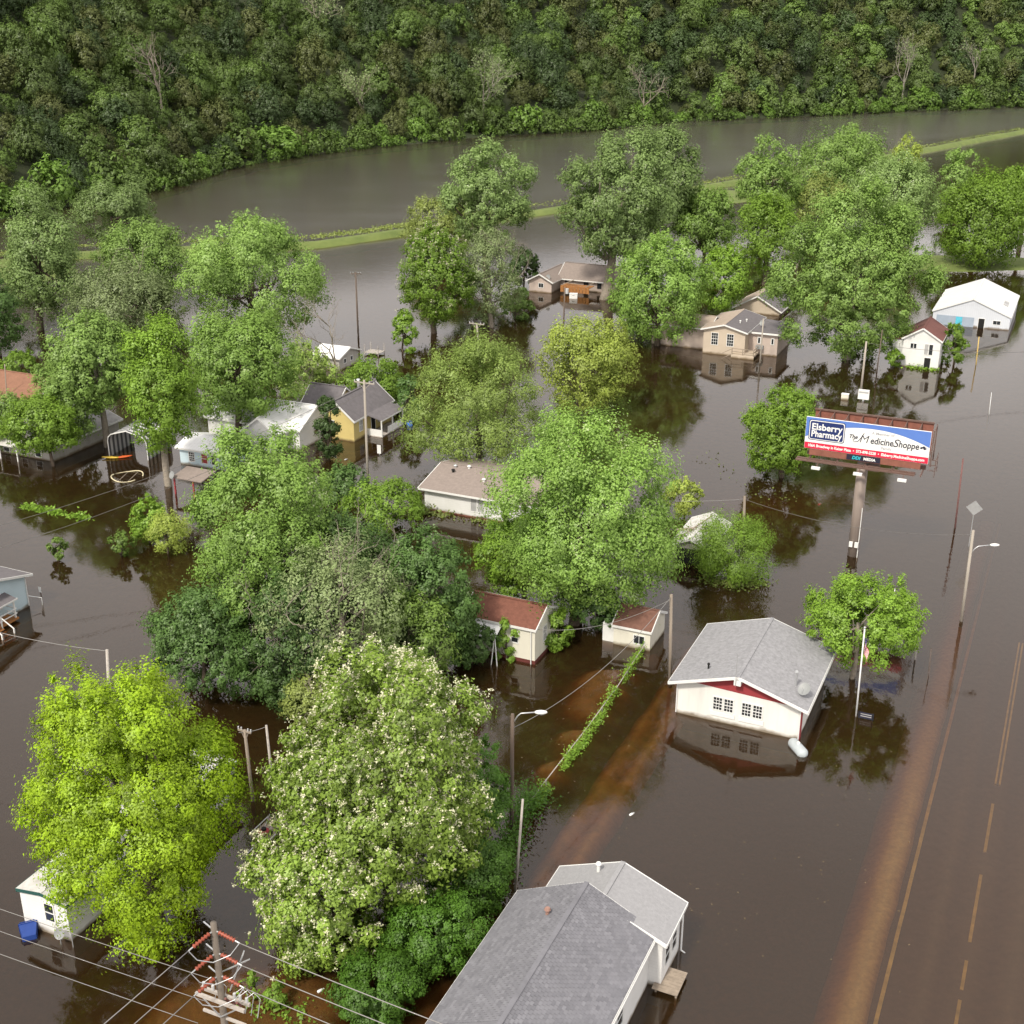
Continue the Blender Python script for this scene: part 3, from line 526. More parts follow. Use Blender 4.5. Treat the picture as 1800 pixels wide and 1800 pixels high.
# --- wooded hill across the river
rng = np.random.default_rng(77)
hill_src = []
for v in range(8):
    r_ = np.random.default_rng(200+v); cen, nor, lc, rv, sof = crown_cloud(r_, 7.2, 7.0, 6.2 if v % 2 else 7.8, 5600, 26, 12, .2, .15, (.24, .4), -.6)
    nor = unit(nor)*.7 + unit(cen*np.array([1, 1, .9]))*.5; cen[:, 2] += 7.4; hill_src.append((cen, nor, .3+.4*rv, sof))
bank_src = []
for v in range(6):
    r_ = np.random.default_rng(300+v); cen, nor, lc, rv, sof = crown_cloud(r_, 3.2, 3.0, 2.2+.5*(v % 3), 900, 13, 8, .15, .22, (.3, .5), -.9)
    cen[:, 2] += 2.3; bank_src.append((cen, nor, rv, sof))
hill_me = [leaf_mesh('hill_tree', c, n_, .5, np.random.default_rng(9), r, .62, q) for c, n_, r, q in hill_src]
bank_me = [leaf_mesh('bank_shrub', c, n_, .5, np.random.default_rng(9), r, .62, q) for c, n_, r, q in bank_src]
HM = ['hill', 'hill', 'hill2', 'hill2', 'hill3', 'hill3', 'hill4', 'hill4']
for me, k in zip(hill_me, HM): me.materials.append(LM[k])
for k, me in enumerate(bank_me): me.materials.append(LM['bank' if k < 3 else 'hill3'])
spots = []
s = 60.0
while s < _bl[-1]-20:
    d = 7.0
    while d < 175:
        ss = s+rng.normal(0, 2.2); dd = d+rng.normal(0, 2.0); b = bank(ss); p = b+BN*dd; h = hill_h(dd, p)
        px, py = proj((p.x, p.y, h+8))
        if -60 < px < 1860 and -40 < py < 900: spots.append((math.hypot(p.x, p.y), p.x, p.y, h, dd))
        d += 9.6
    s += 11.2
spots.sort(); n_single = 0; rest = [[], [], [], []]
for i, (dist, x, y, h, dd) in enumerate(spots):
    v = int(rng.integers(8)); sc_ = float(rng.choice([rng.uniform(.5, .75), rng.uniform(.75, 1.2)], p=[.35, .65]))*(.8 if dd < 14 else 1); rz = float(rng.uniform(0, 6.28)); zs = float(rng.uniform(.85, 1.3))
    if i < 300:
        o = bpy.data.objects.new('hill_tree', hill_me[v]); COL.objects.link(o); o.location = (x, y, h-1); o.rotation_euler = (0, 0, rz); o.scale = (sc_, sc_, sc_*zs)
        tag(o, 'olive green broadleaf tree in the woods just behind the far river bank', 'tree', 'woodland trees behind the far bank')
    else:
        c, n_, r, sf = hill_src[v]; st = 2 if dist < 560 else 3; c = c[::st]; n_ = n_[::st]; r = r[::st]; sf = sf[::st]
        M = np.array([[math.cos(rz), -math.sin(rz), 0], [math.sin(rz), math.cos(rz), 0], [0, 0, 1]])
        rest[v//2].append(((c@M.T)*np.array([sc_, sc_, sc_*zs])+np.array([x, y, h-1]), n_@M.T, np.clip((r-.3)*.75+rng.uniform(0, .75), 0, 1), st, sf@M.T))
for gi, mname in enumerate(('hill', 'hill2', 'hill3', 'hill4')):
    for st in (2, 3):
        R_ = [q for q in rest[gi] if q[3] == st]
        if R_: tag(link('hillside_woodland', leaf_mesh('hillside_woodland', np.concatenate([q[0] for q in R_]), np.concatenate([q[1] for q in R_]), 0.66 if st == 2 else .82, rng, np.concatenate([q[2] for q in R_]), .62, np.concatenate([q[4] for q in R_])), LM[mname]), 'dense broadleaf wood covering the hillside across the river', kind='stuff')
nb_ = 0; s = 60.0
while s < _bl[-1]-60:
    b = bank(s)
    for row in range(2):
        q = b+BN*(-.6+row*4.5+rng.normal(0, 1.2)); h = max(0, hill_h(row*4.5, q)); px, py = proj((q.x, q.y, 2))
        if -40 < px < 1840:
            o = bpy.data.objects.new('bank_shrub', bank_me[int(rng.integers(6))]); COL.objects.link(o); k = float(rng.uniform(.4, 1.0)+rng.random()**3*.9)*(1+.45*row)
            o.location = (q.x, q.y, h-.6); o.rotation_euler = (0, 0, float(rng.uniform(0, 6))); o.scale = (k*1.05, k*1.05, k*float(rng.uniform(.8, 1.3))); nb_ += 1
            tag(o, 'fresh green shrub overhanging the water along the far river bank', 'shrub', 'shrubs along the far river bank')
    s += float(rng.uniform(4, 9))
print('hill trees', len(spots), 'bank shrubs', nb_, 'town leaves', leaf_total)
def hill_hit(px, py):
    d = Vector(ray(px, py)); o = Vector((0, 0, CAM_H)); t = 250
    while t < 1200:
        p = o+d*t; best = 1e9
        # distance inland measured along BN from the bank line
        for i in range(0, len(BANK)-1):
            a = Vector(BANK[i]); e = Vector(BANK[i+1])-a; den = e.x*BN.y-e.y*BN.x; w = Vector((p.x, p.y))-a
            ts = (w.x*BN.y-w.y*BN.x)/den
            if 0 <= ts <= 1: best = (e.x*w.y-e.y*w.x)/den
        if best < 1e8 and p.z < hill_h(best, p.xy)+1: return Vector((p.x, p.y, hill_h(best, p.xy)))
        t += 2
    return Vector((0, 800, 40))
for px, py, h, lab, bk_, lv, sd_ in ((285, 190, 20, 'leafless tan tree in the woods above the river bend', bark_pale, 0, 31), (850, 205, 24, 'white limbed sycamore with thin tan leaves on the far bank', bark_white, 900, 32), (1585, 165, 27, 'tall pale bare tree on the far bank at right', bark_white, 260, 33),
                                (1710, 140, 20, 'pale bare tree near the right edge of far bank', bark_white, 200, 34), (570, 70, 20, 'thin leafed grey tree high on the wooded hillside', bark_pale, 500, 35), (640, 205, 18, 'tan half leafed tree on the far bank left of sycamore', bark_pale, 900, 36), (1130, 200, 22, 'slim tall bare trunk on the far bank behind tallest cottonwood', bark_pale, 60, 37)):
    dead_tree('bare_tree', lab, hill_hit(px, py+14), h*1.35, sd_, .5, bk_, 5, lv, 'sparse', .8, cat='tree')
# ------------------------------------------------------------------ buildings
white = mat('white_siding', (.70, .70, .69), .7, .12, .6, col2=(.60, .60, .58), mud=True, rows=(2, .2, .9))
white_plain = mat('white_painted_wall', (.74, .73, .69), .75, .2, .9, mud=True, streak=True)
cream = mat('cream_wall', (.68, .655, .56), .75, .12, .7, mud=True, streak=True)
beige = mat('beige_siding', (.50, .42, .33), .75, .12, .6, rows=(2, .2, .88), mud=True)
brownw = mat('tan_siding', (.46, .38, .33), .75, .12, .6, rows=(2, .2, .88), mud=True)
yellowm = mat('yellow_siding', (.62, .50, .20), .75, .12, .7, rows=(2, .17, .8), mud=True)
bluem = mat('pale_blue_siding', (.52, .64, .70), .7, .1, .7, rows=(2, .22, .9), mud=True)
greyw = mat('grey_weathered_wall', (.40, .38, .35), .85, .3, 1, mud=True, streak=True)
steelw = mat('white_metal_cladding', (.58, .61, .66), .45, .1, .5, rows=(0, .3, .85), mud=True)
trim = mat('white_trim', (.72, .72, .70), .6, .08, 2)
redm = mat('red_trim', (.30, .04, .045), .7, .15, 2)
greenm = mat('dark_green_trim', (.02, .08, .07), .6, .2, 2)
glass = mat('window_glass', (.025, .03, .035), .08, .5, .7, spec=.8)
blind = mat('pale_window_blind', (.42, .42, .42), .5, .3, 1.5)
darkm = mat('dark_opening', (.012, .012, .012), .9, .2, 2)
wood = mat('weathered_wood', (.34, .28, .22), .9, .4, 3, bump=.3, bscale=12)
greywood = mat('grey_wood', (.46, .42, .38), .9, .3, 4, bump=.3, bscale=12)
redwood = mat('orange_brown_deck', (.36, .16, .05), .85, .3, 3)
metal = mat('galvanised_metal', (.55, .56, .57), .4, .2, 3, metal=.6)
dish_m = mat('grey_dish', (.25, .26, .26), .5, .1, 3)
shg_grey = mat('grey_shingle_roof', (.30, .30, .315), .9, .4, 3.5, col2=(.19, .19, .20), bump=.5, bscale=14)
shg_light = mat('light_grey_shingle', (.30, .30, .31), .9, .2, 5, bump=.4, bscale=16)
shg_slate = mat('slate_shingle', (.185, .185, .205), .9, .28, 1.1, bump=.3, bscale=18)
shg_slate2 = mat('slate_shingle_pale', (.205, .205, .226), .9, .28, 1.3, bump=.3, bscale=18)
shg_brown = mat('grey_brown_shingle', (.26, .215, .19), .9, .25, 3, bump=.4, bscale=10)
shg_red = mat('brick_red_shingle', (.20, .08, .055), .9, .35, 3, bump=.4, bscale=10)
shg_redb = mat('red_brown_shingle', (.19, .095, .07), .9, .35, 3, bump=.4, bscale=10)
shg_dark = mat('dark_charcoal_shingle', (.15, .138, .145), .9, .3, 2, bump=.4, bscale=10)
shg_tan = mat('tan_shingle', (.38, .31, .25), .9, .2, 2, bump=.4, bscale=10)
shg_orange = mat('orange_brown_shingle', (.24, .12, .075), .9, .25, 2, bump=.3, bscale=8)
shg_maroon = mat('maroon_shingle', (.17, .07, .06), .9, .3, 2, bump=.3, bscale=8)
roof_white = mat('white_metal_roof', (.78, .78, .79), .45, .12, .8, rows=(0, .4, .86))
roof_cream = mat('cream_metal_roof', (.60, .61, .59), .5, .1, .8, rows=(1, .5, .9))
roof_stain = mat('stained_white_roof', (.60, .60, .58), .7, .5, 1.2, col2=(.38, .36, .33))
class House:
    """gabled house in the town grid: x along U, y along V from the near-left corner"""
    def __init__(s, name, label, org, W, D, he, hr, axis, wm, rm, oh=.35, cat='house', rot=ROT, base=-1.3, thick=.12, trimm=None, rm2=None, hip=0, tl=None):
        s.W, s.D, s.he, s.hr, s.axis = W, D, he, hr, axis
        s.root = thing(name, label, cat, (org[0], org[1], 0), rot)
        s.block(0, W, 0, D, he, hr, axis, wm, rm, oh, base, thick, trimm, rm2)
    def block(s, x0, x1, y0, y1, he, hr, axis, wm, rm, oh=.35, base=-1.3, t=.12, trimm=None, rm2=None, walls=True):
        trimm = trimm or trim; W, D = x1-x0, y1-y0
        if axis == 'y': prof = [(x0, y0, base), (x1, y0, base), (x1, y0, he), ((x0+x1)/2, y0, hr), (x0, y0, he)]; ext = (0, D, 0)
        else: prof = [(x0, y1, base), (x0, y0, base), (x0, y0, he), (x0, (y0+y1)/2, hr), (x0, y1, he)]; ext = (W, 0, 0)
        if walls: MB().prism(prof, ext).build('wall', wm, s.root)
        if axis == 'y':
            k = (hr-he)/(W/2); xm = (x0+x1)/2; e = he-k*oh
            q1 = [(x0-oh, y1+oh, e), (x0-oh, y0-oh, e), (xm, y0-oh, hr), (xm, y1+oh, hr)]; q2 = [(x1+oh, y0-oh, e), (x1+oh, y1+oh, e), (xm, y1+oh, hr), (xm, y0-oh, hr)]
            rid = ((xm, y0-oh, hr+t), (xm, y1+oh, hr+t)); ea = [((x0-oh, y0-oh, e), (x0-oh, y1+oh, e)), ((x1+oh, y0-oh, e), (x1+oh, y1+oh, e))]
            ra = [((x0-oh, y0-oh, e), (xm, y0-oh, hr)), ((x1+oh, y0-oh, e), (xm, y0-oh, hr)), ((x0-oh, y1+oh, e), (xm, y1+oh, hr)), ((x1+oh, y1+oh, e), (xm, y1+oh, hr))]
        else:
            k = (hr-he)/(D/2); ym = (y0+y1)/2; e = he-k*oh
            q1 = [(x0-oh, y0-oh, e), (x1+oh, y0-oh, e), (x1+oh, ym, hr), (x0-oh, ym, hr)]; q2 = [(x1+oh, y1+oh, e), (x0-oh, y1+oh, e), (x0-oh, ym, hr), (x1+oh, ym, hr)]
            rid = ((x0-oh, ym, hr+t), (x1+oh, ym, hr+t)); ea = [((x0-oh, y0-oh, e), (x1+oh, y0-oh, e)), ((x0-oh, y1+oh, e), (x1+oh, y1+oh, e))]
            ra = [((x0-oh, y0-oh, e), (x0-oh, ym, hr)), ((x1+oh, y0-oh, e), (x1+oh, ym, hr)), ((x0-oh, y1+oh, e), (x0-oh, ym, hr)), ((x1+oh, y1+oh, e), (x1+oh, ym, hr))]
        nx = lambda q: [(a, b, c+t+.012) for a, b, c in q]
        r1 = MB().slab(nx(q1), t).build('roof_slope', rm, s.root); MB().slab(nx(q2), t).build('roof_slope', rm2 or rm, s.root)
        MB().bar((rid[0][0], rid[0][1], rid[0][2]+.012), (rid[1][0], rid[1][1], rid[1][2]+.012), .26, .05).build('ridge_cap', rm, r1)
        f = MB()
        for a, b in ea+ra: f.bar((a[0], a[1], a[2]+.03), (b[0], b[1], b[2]+.03), .07, .2)
        f.build('fascia', trimm, s.root); s.slope = (q1, q2); s.last = r1
        return r1
    def P(s, face, u, z, o):
        return {'front': (u, -o, z), 'right': (s.W+o, u, z), 'left': (-o, u, z), 'back': (u, s.D+o, z)}[face]
    def fbox(s, mb, face, u0, u1, z0, z1, o0, o1):
        a = s.P(face, u0, z0, o0); b = s.P(face, u1, z1, o1)
        return mb.box(*(v for i in range(3) for v in sorted((a[i], b[i]))))
    def win(s, face, u, z, w, h, cols=1, rows=1, pane=None, fm=None, sash=2, bw=.07, off=0.0):
        m = MB(); o1 = off+.05
        for a in ((u-bw, u, z-bw, z+h+bw), (u+w, u+w+bw, z-bw, z+h+bw), (u, u+w, z-bw, z), (u, u+w, z+h, z+h+bw)): s.fbox(m, face, *a, off, o1)
        f = m.build('window', fm or trim, s.root)
        for k in range(sash):
            z0 = z+h*k/sash; z1 = z+h*(k+1)/sash; p = MB(); s.fbox(p, face, u+.01, u+w-.01, z0+.02, z1-.02, off+.004, off+.016); p.build('pane', pane or glass, f)
            mm = MB(); n = 0
            for c in range(1, cols): x = u+w*c/cols; s.fbox(mm, face, x-.018, x+.018, z0, z1, off+.018, off+.03); n += 1
            for r in range(1, rows): zz = z0+(z1-z0)*r/rows; s.fbox(mm, face, u, u+w, zz-.018, zz+.018, off+.02, off+.033); n += 1
            if k: s.fbox(mm, face, u, u+w, z0-.03, z0+.03, off+.019, off+.04); n += 1
            if n: mm.build('muntin', fm or trim, f)['kind'] = 'stuff'
        return f
    def door(s, face, u, z, w, h, m=None, off=0.0):
        mb = MB()
        for a in ((u-.08, u, z, z+h+.08), (u+w, u+w+.08, z, z+h+.08), (u, u+w, z+h, z+h+.08)): s.fbox(mb, face, *a, off, off+.05)
        f = mb.build('door_frame', trim, s.root); p = MB(); s.fbox(p, face, u, u+w, z, z+h, off+.004, off+.03); p.build('door', m or darkm, f)
    def pipe(s, name, x, y, z, h, r, m=None, cap=True):
        mb = MB().tube([(x, y, z-.3), (x, y, z+h)], r, 8); o = mb.build(name, m or trim, s.root)
        if cap: MB().tube([(x, y, z+h), (x, y, z+h+.1)], [r*1.7, r*1.2], 8).build('cap', m or metal, o)
    def roofz(s, x, y):
        if s.axis == 'y': return s.he+(s.hr-s.he)*(1-abs(x-s.W/2)/(s.W/2))+.13
        return s.he+(s.hr-s.he)*(1-abs(y-s.D/2)/(s.D/2))+.13
def dish(root, p, aim, r=.4):
    d = Vector(aim).normalized(); x = d.cross(ZUP).normalized(); y = x.cross(d); mb = MB(); p = Vector(p); n = 14; rings = 4
    for i in range(rings+1):
        rr = r*i/rings
        for j in range(n): a = 6.2832*j/n; mb.v.append(tuple(p + x*rr*math.cos(a)+y*rr*math.sin(a)*1.1 + d*(.25*r*(i/rings)**2)))
    for i in range(rings):
        for j in range(n): mb.f.append((i*n+j, (i+1)*n+j, (i+1)*n+(j+1)%n, i*n+(j+1)%n))
    o = mb.build('satellite_dish', dish_m, root, True); MB().tube([p-d*.02, p-d*.15, p-d*.2-Vector((0, 0, .5))], .03, 6).build('mast', metal, o); MB().tube([p-y*r*.9+d*.2*r, p+d*r*1.1], .015, 5).build('feed_arm', metal, o); return o

# white hall with red gable, front right
h = House('gabled_hall', 'white hall with grey shingle roof and red gable panel beside the flagpole', (12.02, 79.6), 9.0, 9.0, 2.75, 4.15, 'y', white_plain, shg_grey, oh=.55)
gz = 2.55
MB().prism([(1.3, -.03, gz+.27), (8.3, -.03, gz+.05), (8.3, -.03, gz+.28), (4.5, -.03, 4.05), (1.5, -.03, gz+.4)], (0, .025, 0)).build('red_gable_panel', redm, h.root)
MB().box(4.25, 4.75, -.62, -.03, 3.6, 4.0).build('gable_vent_box', trim, h.root)
for u in (2.75, 3.55): h.win('front', u, 1.0, .62, 1.0, 3, 2, sash=2)
for u in (4.85, 5.65): h.win('front', u, 1.0, .62, 1.0, 3, 2, sash=2)
m = MB(); m.box(2.55, 4.35, -.07, -.005, .5, .86); m.build('sill_panel', trim, h.root); m = MB(); m.box(4.65, 6.45, -.07, -.005, .5, .86); m.build('sill_panel', trim, h.root)
MB().box(9.005, 9.06, -.02, .5, -1, 2.3).build('red_corner_door', redm, h.root)
for x in (.02, 8.98): MB().tube([(x, -.09, 2.5), (x, -.09, .1)], .045, 6).build('downspout', trim, h.root)
MB().box(9.5, 9.62, -.5, 9.5, 2.42, 2.55).build('gutter', trim, h.root)
h.pipe('vent_pipe', 8.1, 1.9, h.roofz(8.1, 1.9), 1.1, .09, metal); h.pipe('roof_vent', 1.9, 1.2, h.roofz(1.9, 1.2), .35, .07, darkm)
h.pipe('antenna_mast', 4.4, -.75, 3.9, 2.3, .018, metal, False); dish(h.root, (8.9, 1.1, h.roofz(8.9, 1.1)+.55), (-.2, -.6, .75), .45)

# long slate roofed building at the lower edge, with a lighter roofed extension
vv_ = V*14.6; bl = Vector((.31, 55.55, 0))+U*.3-V*.3; org = bl-vv_
h = House('long_building', 'long building with slate shingle roof and pale grey extension at lower edge', (org.x, org.y), 7.4, 14.6, 3.3, 5.05, 'y', white, shg_slate, oh=.3, cat='building')
# extension behind: offset to the right
ex0 = 1.2; r2 = h.block(ex0, ex0+6.9, 14.6, 17.7, 3.12, 4.5, 'y', white, shg_light, oh=.28)
rr = random.Random(3)
def shingle_cover(house, W, D, he, hr, oh, y0, y1, mats, tab=.31, ex=.165):
    k = (hr-he)/(W/2); sl = math.hypot(1, k); n = int((W/2+oh)*sl/ex); grp = [MB() for _ in mats]
    for side in (-1, 1):
        for i in range(n):
            d0 = i*ex/sl; d1 = min((i+1)*ex*1.05/sl, W/2+oh); y = y0 + (tab/2 if i % 2 else 0) - tab/2
            while y < y1:
                a = max(y, y0)+.014; b = min(y+tab, y1)-.014; y += tab
                if b-a < .05: continue
                lift = .135+.012; xa = W/2+side*d0; xb = W/2+side*d1; za = hr-k*d0+lift+.004; zb = hr-k*d1+lift+.018+rr.random()*.01
                q = [(xa, a, za), (xb, a, zb), (xb, b, zb), (xa, b, za)] if side > 0 else [(xa, b, za), (xb, b, zb), (xb, a, zb), (xa, a, za)]
                grp[rr.choices(range(len(mats)), (5, 4, 3)[:len(mats)])[0]].slab(q, .02)
    for g, m_ in zip(grp, mats): g.build('shingle_courses', m_, house.last0)['kind'] = 'stuff'
h.last0 = [c for c in h.root.children if c.name.startswith('roof_slope')][0]
shingle_cover(h, 7.4, 14.6, 3.3, 5.05, .3, 4.2, 14.9, [shg_slate, shg_slate2, mat('slate_shingle_dark', (.168, .168, .187), .9, .28, 1.2)])
h.pipe('roof_vent', 2.55, 12.3, 4.65, .3, .11, mat('rusty_vent', (.34, .2, .16), .8, .4, 6)); h.pipe('roof_vent', ex0+2.3, 17.2, 4.2, .45, .1, trim)
h.W = 7.4
for u in (3.0, 6.6, 9.6): h.win('right', u, 1.1, .85, 1.2, 1, 1)
h.W = ex0+6.9
for u in (15.1, 16.3): h.win('right', u, 1.0, .75, 1.2, 1, 1)
for x, y in ((ex0+7.05, 17.7), (7.6, 9.0)): MB().tube([(x, y, 2.5), (x, y, .1), (x+.25, y, -.05)], .05, 6).build('downspout', trim, h.root)
MB().box(7.66, 7.78, -.2, 14.8, 3.05, 3.17).build('gutter', trim, h.root)
lp = G(1165, 1722, .2)-(bl-vv_); ly = lp.dot(V)-.9
dk = thing('dock_platform', 'small weathered plank landing beside the long slate roofed building', 'platform', tuple(bl-vv_), ROT)
for i in range(8): MB().box(7.75, 9.15, ly+i*.235, ly+.22+i*.235, .22, .27).build('plank', wood, dk)
for x in (7.9, 9.0):
    for y in (ly+.1, ly+1.7): MB().box(x, x+.1, y, y+.1, -.9, .215).build('post', wood, dk)

# white mobile home under the lime tree
h = House('mobile_home', 'white mobile home with stained roof half hidden under lime green maple', (-27.43, 56.72), 3.35, 15.3, 2.45, 2.72, 'y', white, roof_stain, oh=.12, trimm=greenm)
h.win('front', 1.75, .95, .62, 1.15, 1, 1, sash=2); dish(h.root, (3.0, -.4, .75), (.3, -.9, .5), .3)
MB().tube([(3.0, -.42, .5), (3.0, -.42, -.9)], .03, 6).build('dish_pole', metal, h.root); MB().tube([(3.75, -.3, .9), (3.75, -.3, -.9)], .03, 6).build('meter_pole', metal, h.root)
h.win('right', 3.0, .9, .8, 1.0, 1, 1); h.win('right', 12.6, .9, .8, 1.0, 1, 1)

# pale blue house cut by the left edge
crn = Vector((-41.66, 97.17, 0)); o = crn-U*7-V*9
h = House('blue_house', 'pale blue house with white porch steps at left picture edge', (o.x, o.y), 7, 9, 2.95, 4.2, 'x', bluem, shg_dark, oh=.45)
h.win('right', 5.1, 1.1, .95, 1.3, 1, 1, pane=blind); MB().tube([(7.06, 8.9, 2.7), (7.06, 8.9, .1)], .05, 6).build('downspout', trim, h.root)
por = MB().slab([(7.0, 2.6, 2.35), (8.3, 2.6, 2.05), (8.3, 6.6, 2.05), (7.0, 6.6, 2.35)], .1).build('porch_roof', shg_dark, h.root)
MB().box(8.24, 8.32, 2.5, 6.7, 1.9, 2.05).build('porch_fascia', trim, por)
for y in (2.8, 6.3): MB().box(8.05, 8.17, y, y+.12, .3, 1.98).build('porch_post', trim, h.root)
MB().box(7.02, 8.3, 2.6, 6.55, .18, .34).build('porch_floor', redwood, h.root)
for z in (.7, 1.15): MB().bar((8.2, 4.6, z), (8.2, 6.45, z), .07).build('porch_rail', trim, h.root); MB().bar((7.1, 6.5, z), (8.2, 6.5, z), .07).build('porch_rail', trim, h.root)
for i in range(5): MB().box(8.32+i*.3, 8.62+i*.3, 3.4, 4.6, .12-i*.17, .17-i*.17).build('step_tread', redwood, h.root)
for y in (3.35, 4.65):
    MB().bar((8.25, y, 1.15), (9.6, y, .4), .07).build('stair_rail', trim, h.root)
    for x, z in ((8.3, 1.15), (9.6, .42)): MB().box(x-.05, x+.05, y-.05, y+.05, -.8, z).build('stair_post', trim, h.root)
MB().tube([(7.1, 8.95, 1.0), (7.9, 9.6, .7), (7.9, 9.6, -.8)], .035, 6).build('side_handrail', trim, h.root)

# cream house with brick red roof
o = Vector((1.79, 86.79, 0))-U*6.2
h = House('cream_house', 'cream house with brick red shingle roof beside the thicket', (o.x, o.y), 6.2, 4.3, 3.05, 4.1, 'x', cream, shg_red, oh=.14)
MB().box(-.02, 6.23, -.03, 4.33, -1.3, .3).build('red_skirting', mat('dark_red_brick', (.14, .035, .03), .85, .4, 4), h.root)
h.win('front', 4.2, 1.6, .55, .9, 1, 1); h.win('right', 1.6, 1.3, .7, 1.2, 1, 1, pane=blind)
MB().slab([(-.4, -1.5, 2.35), (3.4, -1.5, 2.35), (3.4, -.02, 2.9), (-.4, -.02, 2.9)], .06).build('awning', roof_white, h.root)
for x, t_ in ((3.4, .3), (3.35, -.35), (5.9, 0)): MB().tube([(x, -.1 if t_ == 0 else -1.4, 3.0 if t_ == 0 else 2.35), (x+t_, -.1 if t_ == 0 else -1.5, -.9)], .045, 6).build('support_post', trim, h.root)
# cream shed
h = House('cream_shed', 'small cream shed with red brown roof beside a wooden pole', (8.22, 90.2), 3.1, 3.75, 1.75, 2.7, 'x', cream, shg_redb, oh=.14, cat='shed')
h.win('front', 1.75, .5, .85, .7, 2, 1, sash=1, pane=glass); MB().box(-1.05, -.02, .3, .9, -1, 1.6).build('side_cabinet', trim, h.root)
# white ranch house
h = House('ranch_house', 'white ranch house with long grey brown roof left of silver maple', (-8.96, 119.59), 13.5, 9.4, 2.45, 3.45, 'x', white, shg_brown, oh=.5)
h.win('front', 5.3, .7, .62, 1.45, 1, 1, sash=1, pane=blind); h.win('front', 6.1, .7, .62, 1.45, 1, 1, sash=1, pane=blind)
MB().box(-.02, 13.5, -.04, -.005, -1, .14).build('brick_base', shg_red, h.root)
for x, y, m_ in ((1.5, 4.1, metal), (1.7, 3.2, darkm), (5.6, 2.4, trim), (3, 4.3, trim)): h.pipe('roof_vent', x, y, h.roofz(x, y), .22, .13, m_)
# ruined grey shed by the shrub
gp = G(1182, 985); h = House('ruined_shed', 'collapsing white tin roofed shed beside olive shrub', (gp.x, gp.y), 3.4, 6.6, 1.75, 2.5, 'y', greyw, roof_stain, oh=.3, cat='shed')
MB().box(.25, 2.9, -.06, -.01, -.9, 1.45).build('dark_doorway', darkm, h.root)
for a, b in (((-.4, 2.0, 2.25), (2.6, 2.4, 2.62)), ((-.5, 2.5, 2.1), (2.5, 2.95, 2.75)), ((.3, -.2, 2.2), (2.3, 4.6, 3.2))): MB().bar(a, b, .1, .1).build('fallen_rafter', wood, h.root)
# yellow house
c = Vector((-18.72, 141.0, 0)); o = c-U*4.9
h = House('yellow_house', 'yellow clapboard house with dark roof and railed porch', (o.x, o.y), 4.9, 9.0, 2.75, 4.75, 'y', yellowm, shg_dark, oh=.3)
h.block(-4.5, .05, 3.6, 8.4, 2.6, 4.5, 'x', yellowm, shg_dark, oh=.3)
h.win('right', 1.25, .95, .75, 1.35, 1, 1, pane=blind); h.win('front', 1.3, .9, .9, 1.4, 1, 1, pane=blind); h.win('right', 7.6, 1.0, .5, 1.2, 1, 1)
pr = MB().slab([(4.95, 2.6, 2.75), (7.2, 2.6, 2.2), (7.2, 8.2, 2.2), (4.95, 8.2, 2.75)], .1).build('porch_roof', shg_dark, h.root); MB().box(7.12, 7.22, 2.55, 8.25, 2.02, 2.18).build('porch_fascia', trim, pr)
for y in (2.8, 5.4, 7.9): MB().box(6.95, 7.09, y, y+.14, -.9, 2.12).build('porch_post', trim, h.root)
MB().box(6.98, 7.06, 4.3, 7.9, .15, .95).build('porch_railing', trim, h.root); MB().box(4.95, 7.05, 2.7, 8.1, -.2, .1).build('porch_floor', greywood, h.root); MB().box(4.95, 6.95, 2.78, 2.86, .1, .9).build('porch_railing', trim, h.root)
h.door('right', 4.0, .1, .9, 2.0); h.win('right', 5.6, .9, .7, 1.1, 1, 1); h.pipe('chimney_flue', 2.0, 6.2, 4.5, 1.2, .17, metal)
# white metal roofed house
p = G(528, 792); o = Vector(p)-U*13
h = House('metal_roof_house', 'house with bright white metal roof left of the dark evergreen column', (o.x, o.y), 13, 7.2, 2.6, 4.4, 'x', white, roof_white, oh=.35)
h.block(7.0, 11.6, -2.5, 3.4, 2.5, 4.2, 'y', white, roof_white, oh=.3); h.win('right', 3.0, 1.0, .8, 1.2, 1, 1)
p = G(318, 815)
h = House('blue_annex_house', 'small light blue house with six pane window behind the porch posts', (p.x, p.y), 6.4, 5, 2.05, 2.8, 'x', bluem, roof_white, oh=.35)
h.win('front', 1.3, .55, .7, 1.05, 3, 2); h.win('front', 3.0, .55, .8, 1.05, 1, 1, pane=redm); h.win('front', 4.4, .55, .7, 1.05, 1, 1)
ps = thing('porch_shelter', 'sunken brown porch roof on red posts beside light green tree', 'porch', (G(305, 868).x, G(305, 868).y, 0), ROT)
MB().slab([(0, 0, 1.9), (3.8, 0, 1.9), (3.8, 2.6, 2.3), (0, 2.6, 2.3)], .12).build('porch_roof', shg_brown, ps)
for x in (.15, 2.6): MB().box(x, x+.14, .05, .19, -.9, 1.78).build('post', redm, ps)
dish(ps, (.2, -.1, 2.2), (-.2, -.9, .4), .38)
